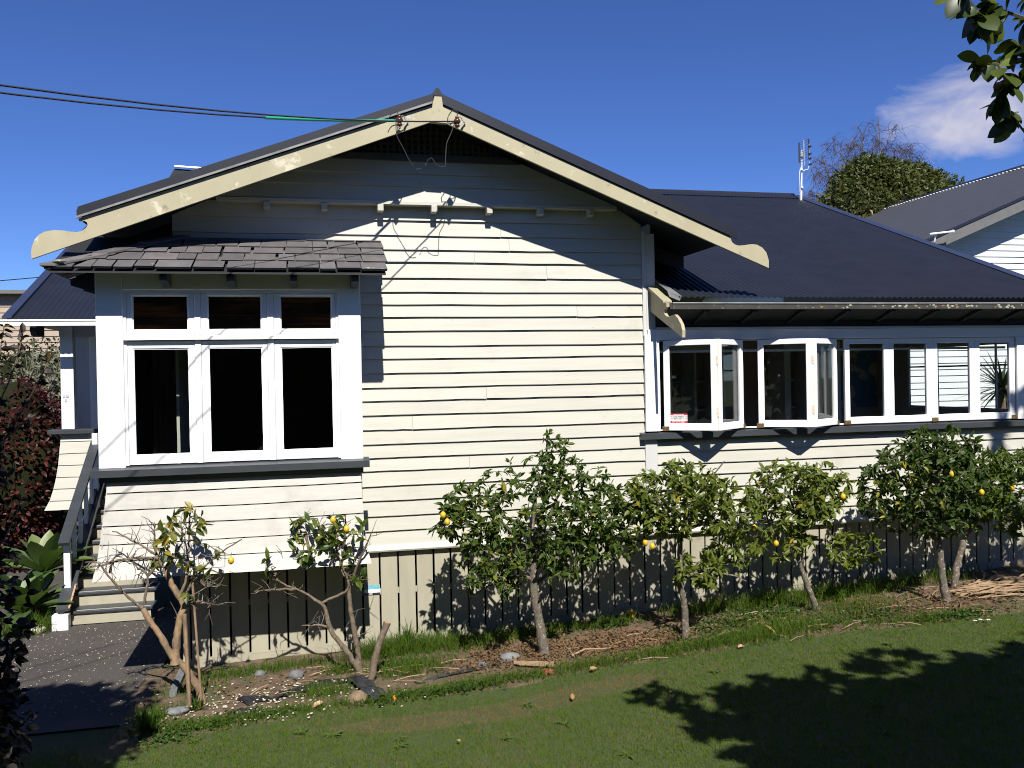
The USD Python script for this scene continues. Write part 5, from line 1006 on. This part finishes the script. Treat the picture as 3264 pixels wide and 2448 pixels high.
# yucca between the wing and the neighbour, seen through the wing's windows
rng = np.random.default_rng(81); YU_ = thing('yucca', 'dark yucca seen through the right-hand window panes', 'yucca', (12.4, 13.4, .5))
obj('trunk', MB().tube([(12.05, 13.4, .4), (12.10, 13.4, 2.7)], .09, 8), 'bark', YU_)
for k in range(80):
    az, e = rng.uniform(0, 2 * math.pi), math.radians(rng.uniform(-25, 70)); l = rng.uniform(.6, 1.0); t = np.linspace(0, 1, 6)
    rr_ = math.cos(e) * l * t; zz = math.sin(e) * l * t - .2 * l * t ** 2; w_ = .022 * np.array([.7, 1, 1, .8, .5, .02]); v = []
    for i in range(6):
        for s in (-1, 1): v.append((12.10 + math.cos(az) * rr_[i] - math.sin(az) * s * w_[i], 13.4 + math.sin(az) * rr_[i] + math.cos(az) * s * w_[i], 2.65 + rng.uniform(-.0, .0) + zz[i]))
    obj('leaf', (np.array(v), np.array([[i * 2, i * 2 + 1, i * 2 + 3, i * 2 + 2] for i in range(5)])), 'leaf_yucca', YU_)

# ------------------------------------------------------------------ grass, weeds and litter (uncountable: stuff)
def blades(x, y, h, w, rng, lean=.45, z=None):
    n = len(x); z = zg(x, y) if z is None else z
    az = rng.uniform(0, 2 * np.pi, n); ln = np.abs(rng.normal(0, lean, n)); dx, dy = np.cos(az), np.sin(az)
    faz = rng.uniform(0, np.pi, n); sx, sy = np.cos(faz) * w / 2, np.sin(faz) * w / 2
    b = np.c_[x, y, z - .004]; mid = b + np.c_[dx * ln * h * .35, dy * ln * h * .35, h * .6]; tip = b + np.c_[dx * ln * h, dy * ln * h, h * (1 - .25 * np.minimum(ln, 1.5))]
    s = np.c_[sx, sy, np.zeros(n)]
    v = np.stack([b - s, b + s, mid - s * .8, mid + s * .8, tip], 1); f = np.array([[0, 1, 3], [0, 3, 2], [2, 3, 4]])
    return v.reshape(-1, 3), (f[None] + (np.arange(n) * 5)[:, None, None]).reshape(-1, 3)
rng = np.random.default_rng(91)
n = 190000; x = rng.uniform(-3.0, 9.0, n); y = rng.uniform(4.9, 8.45, n)
ok = (y < y_edge(x) + .12 + .16 * rng.normal(size=n) * (.5 + meshkit.fbm(np.c_[x * 3, y * 3, 0 * x], 3, 4))) & (x < 1.02 * y) & (x > -.36 * y); x, y = x[ok], y[ok]
DP = np.array([(.30, 7.46), (.9, 7.32), (1.5, 7.28), (2.3, 7.48), (2.95, 7.60)])
def dry(x, y):
    c = np.interp(x, DP[:, 0], DP[:, 1]); w = .20 * np.clip(np.minimum((x - .2) / .25, (3.15 - x) / .3), 0, 1) + .0
    nz_ = .16 * (meshkit.fbm(np.c_[x * 5, y * 9, 0 * x], 3, 5) - .5)
    return np.abs(y - c) < w + nz_
dd = dry(x, y) & (rng.random(len(x)) < .94)
patch = meshkit.fbm(np.c_[x * 2.2, y * 2.2, 0 * x], 3, 8)
thin = rng.random(len(x)) < np.clip(1.5 - patch * 1.0, .45, 1)
dd |= (patch > .60) & (rng.random(len(x)) < .30); dd &= y < y_edge(x) + .05
g_ = ~dd & thin
hh = (.014 + .036 * patch[g_]) * rng.uniform(.7, 1.3, g_.sum())
obj('grass', blades(x[g_], y[g_], hh, rng.uniform(.003, .0055, g_.sum()), rng, .8), 'grass_blade', label='mown green lawn grass with long shadows across it', cat='grass', kind='stuff')
obj('dry_grass', blades(x[dd], y[dd], rng.uniform(.012, .026, dd.sum()), rng.uniform(.003, .005, dd.sum()), rng, 1.2), 'grass_dead', label='strip of dead brown grass along the edge of the lawn', cat='dry grass', kind='stuff')
# flat rosettes, clippings and clover specks in the lawn
m = MB(); P_, D_ = [], []
for k in range(34):
    a, b = rng.uniform(-1.2, 6.5), rng.uniform(5.6, 7.7)
    for j in range(rng.integers(7, 14)):
        az = rng.uniform(0, 6.28); P_.append((a + rng.normal(0, .01), b + rng.normal(0, .01), zg(a, b) + .012)); D_.append((math.cos(az), math.sin(az), rng.uniform(.1, .6)))
P_, D_ = np.array(P_), np.array(D_); l = rng.uniform(.04, .085, len(P_))
obj('lawn_rosettes', merge_leaves(leaf_verts(P_, D_, np.tile([0, 0, 1.0], (len(P_), 1)) + rng.normal(0, .1, (len(P_), 3)), l, l * .3)), 'weed_pale', label='pale flat weed rosettes dotted through the lawn', cat='weeds', kind='stuff')
# rough grass in the bed
cl = [(.75, 9.3, .42, .16, 900, .16), (1.1, 9.35, .5, .2, 900, .15), (1.55, 9.25, .5, .22, 700, .11), (.95, 8.75, .4, .25, 700, .09), (2.3, 9.35, .6, .15, 600, .10), (3.1, 9.35, .5, .14, 500, .10), (-.75, 9.2, .5, .12, 500, .07), (-.2, 9.3, .5, .14, 400, .07), (.1, 8.35, .28, .16, 450, .08), (.3, 8.95, .2, .1, 250, .09),
      (1.6, 8.05, .9, .12, 900, .07), (2.7, 8.15, .7, .12, 700, .07), (3.6, 8.2, .7, .12, 700, .08), (4.3, 8.2, .6, .2, 900, .09), (4.9, 8.35, .6, .3, 900, .10), (5.2, 9.2, .8, .25, 900, .15), (6.2, 9.25, .8, .2, 900, .16), (5.9, 8.7, .5, .3, 500, .11), (4.4, 9.3, .6, .2, 600, .13), (7.4, 9.4, .8, .2, 500, .14), (-1.1, 8.9, .3, .2, 300, .06), (-1.35, 8.3, .2, .2, 250, .07), (6.2, 8.1, .9, .14, 700, .06), (-.9, 7.9, .6, .12, 700, .06), (-.2, 8.0, .5, .1, 400, .06), (.7, 8.0, .7, .1, 600, .06), (-3.35, 11.6, .3, .2, 600, .2), (-3.2, 11.75, .2, .15, 400, .16)]
X, Y, H = [], [], []
for cx, cy, rx, ry, k, h in cl:
    X.append(rng.normal(cx, rx * .5, k)); Y.append(rng.normal(cy, ry * .5, k)); H.append(np.abs(rng.normal(h, h * .35, k)) + .02)
X, Y, H = map(np.concatenate, (X, Y, H)); ok = Y < 9.62; ok |= X < -2; X, Y, H = X[ok], Y[ok], H[ok]
obj('rough_grass', blades(X, Y, H, rng.uniform(.004, .008, len(X)), rng, .75, zg(X, Y) + .006), 'grass_lush', label='rough uncut grass growing in the bed along the slats', cat='grass', kind='stuff')
def ground_leaves(c, k, L, m, name, label, cat, flat=.25, lift=(.01, .05), asp=.8, seed=0):
    rg = np.random.default_rng(seed); P = np.vstack([np.c_[rg.normal(cx, rx * .5, int(k * w)), rg.normal(cy, ry * .5, int(k * w)), np.zeros(int(k * w))] for cx, cy, rx, ry, w in c])
    P = P[P[:, 1] < 9.6]; P[:, 2] = zg(P[:, 0], P[:, 1]) + rg.uniform(*lift, len(P)); N = len(P)
    d = unit(np.c_[rg.normal(size=N), rg.normal(size=N), rg.normal(.1, flat, N)]); l = rg.uniform(*L, N)
    return obj(name, merge_leaves(leaf_verts(P, d, unit(np.c_[rg.normal(0, flat, (N, 2)), np.ones(N)]), l, l * asp * rg.uniform(.7, 1.2, N), curl=rg.uniform(-.1, .3))), m, label=label, cat=cat, kind='stuff')
ground_leaves([(-1.0, 7.95, .45, .16, .10), (-.35, 8.0, .3, .1, .03), (.55, 8.04, .35, .14, .07), (1.25, 8.0, .45, .13, .09), (1.9, 8.06, .3, .1, .03), (4.4, 8.7, .7, .3, .25), (4.0, 8.3, .5, .16, .12), (4.95, 8.9, .6, .3, .2), (6.6, 8.05, .5, .15, .12), (5.8, 8.4, .6, .2, .12), (3.3, 9.3, .3, .1, .05), (.9, 8.9, .35, .15, .08), (-1.2, 7.75, .25, .2, .05), (5.4, 8.3, .7, .15, .1)], 4200, (.02, .042), 'weed_leaf', 'weeds', 'broad-leaved green weeds edging the lawn and bed', 'weeds', .4, (.008, .05), .9, 101)
ground_leaves([(2.7, 8.75, 1.0, .5, .3), (3.3, 8.6, 1.0, .4, .3), (4.5, 8.6, 1.4, .4, .12), (6.6, 8.55, 1.6, .6, .35), (8.0, 8.7, 1.0, .6, .15), (1.9, 8.7, .6, .4, .15), (-.2, 8.9, 1.2, .5, .04)], 5200, (.02, .065), 'litter_leaf', 'leaf_litter', 'brown dead leaves and mulch lying under the leafy lemon trees', 'leaf litter', .5, (.012, .045), .42, 102)
# dry sticks and strips
rg = np.random.default_rng(103); m = MB()
for k in range(110):
    cx, cy, sx, sy = [(3.0, 8.7, 1.0, .4), (6.4, 8.6, 1.3, .45), (4.6, 8.5, 1.2, .4), (.2, 8.7, 1.0, .4), (7.6, 8.7, .7, .4)][k % 5]
    a = np.array([rg.normal(cx, sx * .6), min(rg.normal(cy, sy * .6), 9.5), 0]); l = rg.uniform(.08, .4); az = rg.normal(0, .5)
    b = a + [math.cos(az) * l, math.sin(az) * l, 0]
    if b[1] > 9.6: continue
    for q in (a, b): q[2] = zg(q[0], q[1]) + rg.uniform(.015, .04)
    m.tube([a, (a + b) / 2 + [0, 0, .012], b], rg.uniform(.0025, .006), 4)
obj('fallen_twigs', m, 'straw', label='pale dry twigs and stalks scattered on the bed', cat='twigs', kind='stuff')
rg = np.random.default_rng(104); m = MB()
for k in range(700):
    x_, y_ = rg.uniform(-3.4, -1.3), rg.uniform(8.5, 11.7)
    v, f = ball((0, 0, 0), rg.uniform(.003, .009), 0, 0, 0, (1, .8, .5)); m.add(v + [x_, y_, zg(x_, y_) - .008], f)
obj('drive_grit', m, 'shell_pale', label='pale grit scattered on the dark driveway', cat='grit', kind='stuff')
ground_leaves([(-2.2, 11.5, .8, .12, .35), (-1.5, 9.3, .25, .5, .25), (-2.4, 10.2, 1.0, 1.0, .4)], 110, (.02, .05), 'litter_leaf', 'blown_leaves', 'few dead leaves blown onto the driveway', 'leaf litter', .3, (-.004, .01), .45, 105)
# white shell chips by the left trees
m = MB()
for k in range(420):
    x_, y_ = rg.normal(-.45, .62), rg.normal(8.33, .30)
    if not (-1.6 < x_ < 1.0 and y_edge(x_) - .05 < y_ < 9.3): continue
    v, f = ball((0, 0, 0), rg.uniform(.007, .017), 0, 0, 0, (1, rg.uniform(.5, 1), .4)); a = rg.uniform(0, 6); c_, s_ = math.cos(a), math.sin(a)
    m.add(v @ np.array([[c_, s_, 0], [-s_, c_, 0], [0, 0, 1]]) + [x_, y_, zg(x_, y_) + .014 + .05 * (meshkit.fbm(np.array([[x_ * 3.2, y_ * 3.2, 0]]), 4, 3)[0] - .35)], f)
obj('shell_chips', m, 'shell_pale', label='white shell chips strewn on the soil by the left lemon trees', cat='shell chips', kind='stuff')

# ------------------------------------------------------------------ single things on the ground
def gz(x, y, up=.0): return float(zg(x, y)) + .05 * float(meshkit.fbm(np.array([[x * 3.2, y * 3.2, 0]]), 4, 3)[0] - .35) + up
def lump(name, label, cat, x, y, r, m, seed, squash=(1, .8, .7), noise=.22, group=None):
    v, f = ball((x, y, gz(x, y, r * .3)), r, 2, noise, seed, squash); obj(name, (v, f), m, smooth=True, label=label, cat=cat, group=group)
lump('garden_stone', 'round grey stone near the slats left of the small lemon tree', 'stone', -.50, 9.08, .055, 'stone_grey', 1)
lump('garden_stone', 'second round grey stone, larger, just right of the first', 'stone', -.15, 8.95, .075, 'stone_grey', 2)
lump('garden_stone', 'flat grey stone left of the tan trunk', 'stone', -1.17, 8.32, .085, 'stone_grey', 3, (1.2, .8, .4))
lump('garden_stone', 'pale flat stone at the foot of the widest lemon tree', 'stone', 1.93, 8.62, .09, 'stone_grey', 4, (1.1, .8, .6))
lump('garden_stone', 'small pale stone in the grass left of the flat one', 'stone', 1.64, 8.58, .05, 'stone_grey', 5)
lump('garden_stone', 'cream stone by the agave at the foot of the steps', 'stone', -3.22, 11.62, .10, 'shell_pale', 6, (1.2, .9, .7))
lump('garden_stone', 'grey stone in the grass under the agave', 'stone', -3.40, 11.70, .08, 'stone_grey', 7)
lump('earth_clod', 'brown clod of earth in front of the black plastic', 'clod', .40, 8.05, .085, 'clod_earth', 8, (1, .8, .9), .3)
def sheet(label, path, w, seed, m='plastic_black', name='plastic_sheet', cat='plastic sheet', hump=.05):
    rg = np.random.default_rng(seed); p = smooth_path([(a, b, 0) for a, b in path], 26); n = 13; V = []
    t = np.gradient(p, axis=0); t = unit(t); s = np.c_[-t[:, 1], t[:, 0], np.zeros(26)]
    for i in range(26):
        for j in range(n):
            u = (j / (n - 1) - .5); q = p[i] + s[i] * u * w * (.75 + .5 * meshkit.noise(np.array([i * .35, seed, .5])))
            V.append(q)
    V = np.array(V); fb = meshkit.fbm(np.c_[V[:, 0] * 11, V[:, 1] * 11, np.full(len(V), seed * 1.7)], 4, seed); bed = np.array([gz(a, b) for a, b in V[:, :2]])
    V[:, 2] = bed + hump * (fb - .30) * 1.6
    f = np.array([[i * n + j, (i + 1) * n + j, (i + 1) * n + j + 1, i * n + j + 1] for i in range(25) for j in range(n - 1)])
    obj(name, (V, f), m, smooth=True, label=label, cat=cat)
sheet('crumpled black plastic bunched below the leaning stump', [(.40, 8.62), (.47, 8.40), (.55, 8.12), (.60, 7.98)], .17, 1, hump=.16)
sheet('flat strip of black plastic left of the crumpled piece', [(-.28, 8.45), (-.02, 8.55), (.22, 8.66), (.42, 8.66)], .16, 2, hump=.05)
sheet('torn black plastic patch beside the tan trunk', [(-.62, 8.34), (-.45, 8.40), (-.30, 8.33)], .16, 3, hump=.06)
sheet('long strip of black plastic left of the widest lemon tree', [(.95, 8.32), (1.25, 8.42), (1.62, 8.50), (1.85, 8.60)], .07, 4, hump=.04)
sheet('small black plastic scrap nearest the lawn on the left', [(-.72, 8.13), (-.58, 8.17), (-.46, 8.15)], .10, 5, hump=.05)
fruit('fallen_lemon', (3.55, 9.50, gz(3.55, 9.5, .045)), .048, 'lemon_skin', None, label='yellow lemon lying against the slats', cat='lemon')
fruit('fallen_fruit', (.72, 7.99, gz(.72, 7.99, .018)), .020, 'orange_skin', None, label='tiny orange fruit in the weeds right of the plastic', cat='fruit')
def one_leaf(label, x, y, L, az, m='litter_tan', asp=.55, tilt=.3, name='fallen_leaf', cat='fallen leaf'):
    d = np.array([[math.cos(az), math.sin(az), tilt]]); v = leaf_verts(np.array([[x, y, gz(x, y, .02)]]), d, np.array([[.1, -.3, 1.0]]), [L], [L * asp], curl=.3)
    obj(name, (v[0], LF), m, label=label, cat=cat)
one_leaf('curled tan leaf alone on the lawn', 2.17, 7.27, .07, 1.2, tilt=1.0)
one_leaf('tan leaf at the bed edge under the widest lemon tree', 2.55, 7.96, .095, .3)
one_leaf('dark brown leaf at the bed edge left of the slim lemon tree', 4.09, 7.98, .09, .2, 'rot_wood')
one_leaf('brown leaf in the weeds in front of the black plastic', 0.0, 7.99, .11, .4, 'rot_wood', tilt=.5)
one_leaf('yellow leaf standing on the bed edge by the slim lemon tree', 4.6, 8.14, .16, 2.0, 'litter_tan', .25, 1.1)
one_leaf('small pale leaf on the shaded part of the lawn', 3.0, 7.12, .05, .6)
one_leaf('little tan leaf on the lawn below the brown strip', 1.1, 6.72, .05, 2.0)
BK_ = thing('bark_slab', 'pale split slab of timber lying below the widest lemon tree', 'timber', (2.1, 8.34, .17))
for k in range(3):
    y_ = 8.40 - k * .035; obj('splinter', MB().bar((1.93 + .02 * k, y_ + .04, gz(1.93, y_, .035)), (2.30 - .01 * k, y_ - .08, gz(2.3, y_, .03)), .05, .018), 'palm_dry', BK_)
bb = thing('brick_piece', 'piece of red brick beside the pale timber slab', 'brick', (2.18, 8.12, .17)); obj('brick', bbox(2.12, 2.25, 8.08, 8.15, gz(2.18, 8.12), gz(2.18, 8.12, .05), b=.012), 'brick_red', bb)
wd = thing('branch_piece', 'pale dry stick lying beside the slim lemon tree', 'stick', (4.0, 8.36, .27)); obj('stick', MB().tube([(3.9, 8.33, gz(3.9, 8.33, .02)), (4.03, 8.36, gz(4.05, 8.36, .03)), (4.18, 8.42, gz(4.25, 8.43, .03))], .010, 6), 'palm_dry', wd)
wd = thing('branch_piece', 'pale dry stick left of the slim lemon tree in the leaf litter', 'stick', (2.75, 8.45, .2)); obj('stick', MB().tube([(2.52, 8.44, gz(2.5, 8.4, .03)), (2.68, 8.50, gz(2.7, 8.5, .05)), (2.9, 8.46, gz(2.9, 8.4, .035))], .009, 6), 'palm_dry', wd)
PF = thing('dry_palm_frond', 'dry tan palm fronds heaped right of the upright lemon tree', 'palm frond', (7.6, 8.65, .41))
rg = np.random.default_rng(111)
for k in range(46):
    a = np.array([rg.uniform(7.15, 7.7), rg.uniform(8.45, 8.85), 0]); az = rg.normal(.1, .3); l = rg.uniform(.4, .85); b = a + [l * math.cos(az), l * math.sin(az), 0]
    for q in (a, b): q[2] = gz(*q[:2]) + rg.uniform(.02, .09)
    obj('frond_strip', MB().bar(a, b, rg.uniform(.012, .03), .005), 'palm_dry', PF)
# daisies and strappy tuft
rg = np.random.default_rng(112)
for k, (x_, y_) in enumerate([(6.60, 7.72), (6.68, 7.74), (6.74, 7.70)]):
    D_ = thing('daisy', ['left white daisy', 'middle white daisy', 'right white daisy'][k] + ' of the three in the lawn on the right', 'daisy', (x_, y_, zg(x_, y_)), 'daisies in the lawn')
    z_ = float(zg(x_, y_)) + .05
    obj('stem', MB().tube([(x_, y_, z_ - .055), (x_, y_, z_)], .0015, 4), 'green_stem', D_); obj('eye', trimesh.Trimesh(*ball((x_, y_, z_ + .003), .006, 1, 0, 0, (1, 1, .5))), 'lemon_skin', D_)
    for j in range(10):
        a = j * .628; v = leaf_verts(np.array([[x_, y_, z_]]), np.array([[math.cos(a), math.sin(a), .15]]), np.array([[0, 0, 1.0]]), [.022], [.009]); obj('petal', (v[0], LF), 'petal_white', D_)
def tuft(label, x, y, n, h, seed, m='grass_lush'):
    rg = np.random.default_rng(seed); TT = thing('grass_tuft', label, 'grass tuft', (x, y, float(zg(x, y))))
    for k in range(n):
        az = rg.uniform(0, 6.28); l = h * rg.uniform(.6, 1.2); e = math.radians(rg.uniform(25, 80)); t = np.linspace(0, 1, 6); w_ = .008 * np.array([.8, 1, 1, .8, .5, .05])
        rr_ = math.cos(e) * l * t; zz = math.sin(e) * l * t - .35 * l * t ** 2 * math.cos(e); x0_, y0_ = x + rg.normal(0, .035), y + rg.normal(0, .03); v = []
        for i in range(6):
            for s in (-1, 1): v.append((x0_ + math.cos(az) * rr_[i] - math.sin(az) * s * w_[i], y0_ + math.sin(az) * rr_[i] + math.cos(az) * s * w_[i], gz(x, y) + zz[i]))
        obj('blade', (np.array(v), np.array([[i * 2, i * 2 + 1, i * 2 + 3, i * 2 + 2] for i in range(5)])), m, TT)
tuft('strappy green tuft at the left corner of the bed', -1.36, 7.92, 75, .26, 121)
tuft('small strappy tuft at the foot of the tan trunk', -1.02, 8.38, 22, .2, 122)
tuft('grass tuft beside the trunk of the widest lemon tree', 2.45, 9.15, 40, .22, 123)
tuft('grass tuft by the slats left of the leaning lemon tree', 5.15, 9.2, 50, .28, 124)
tuft('grass tuft by the slats right of the low branch', 5.95, 9.1, 45, .25, 125)
tuft('tall grass tuft against the slats right of the stump', 1.0, 9.4, 60, .32, 126)
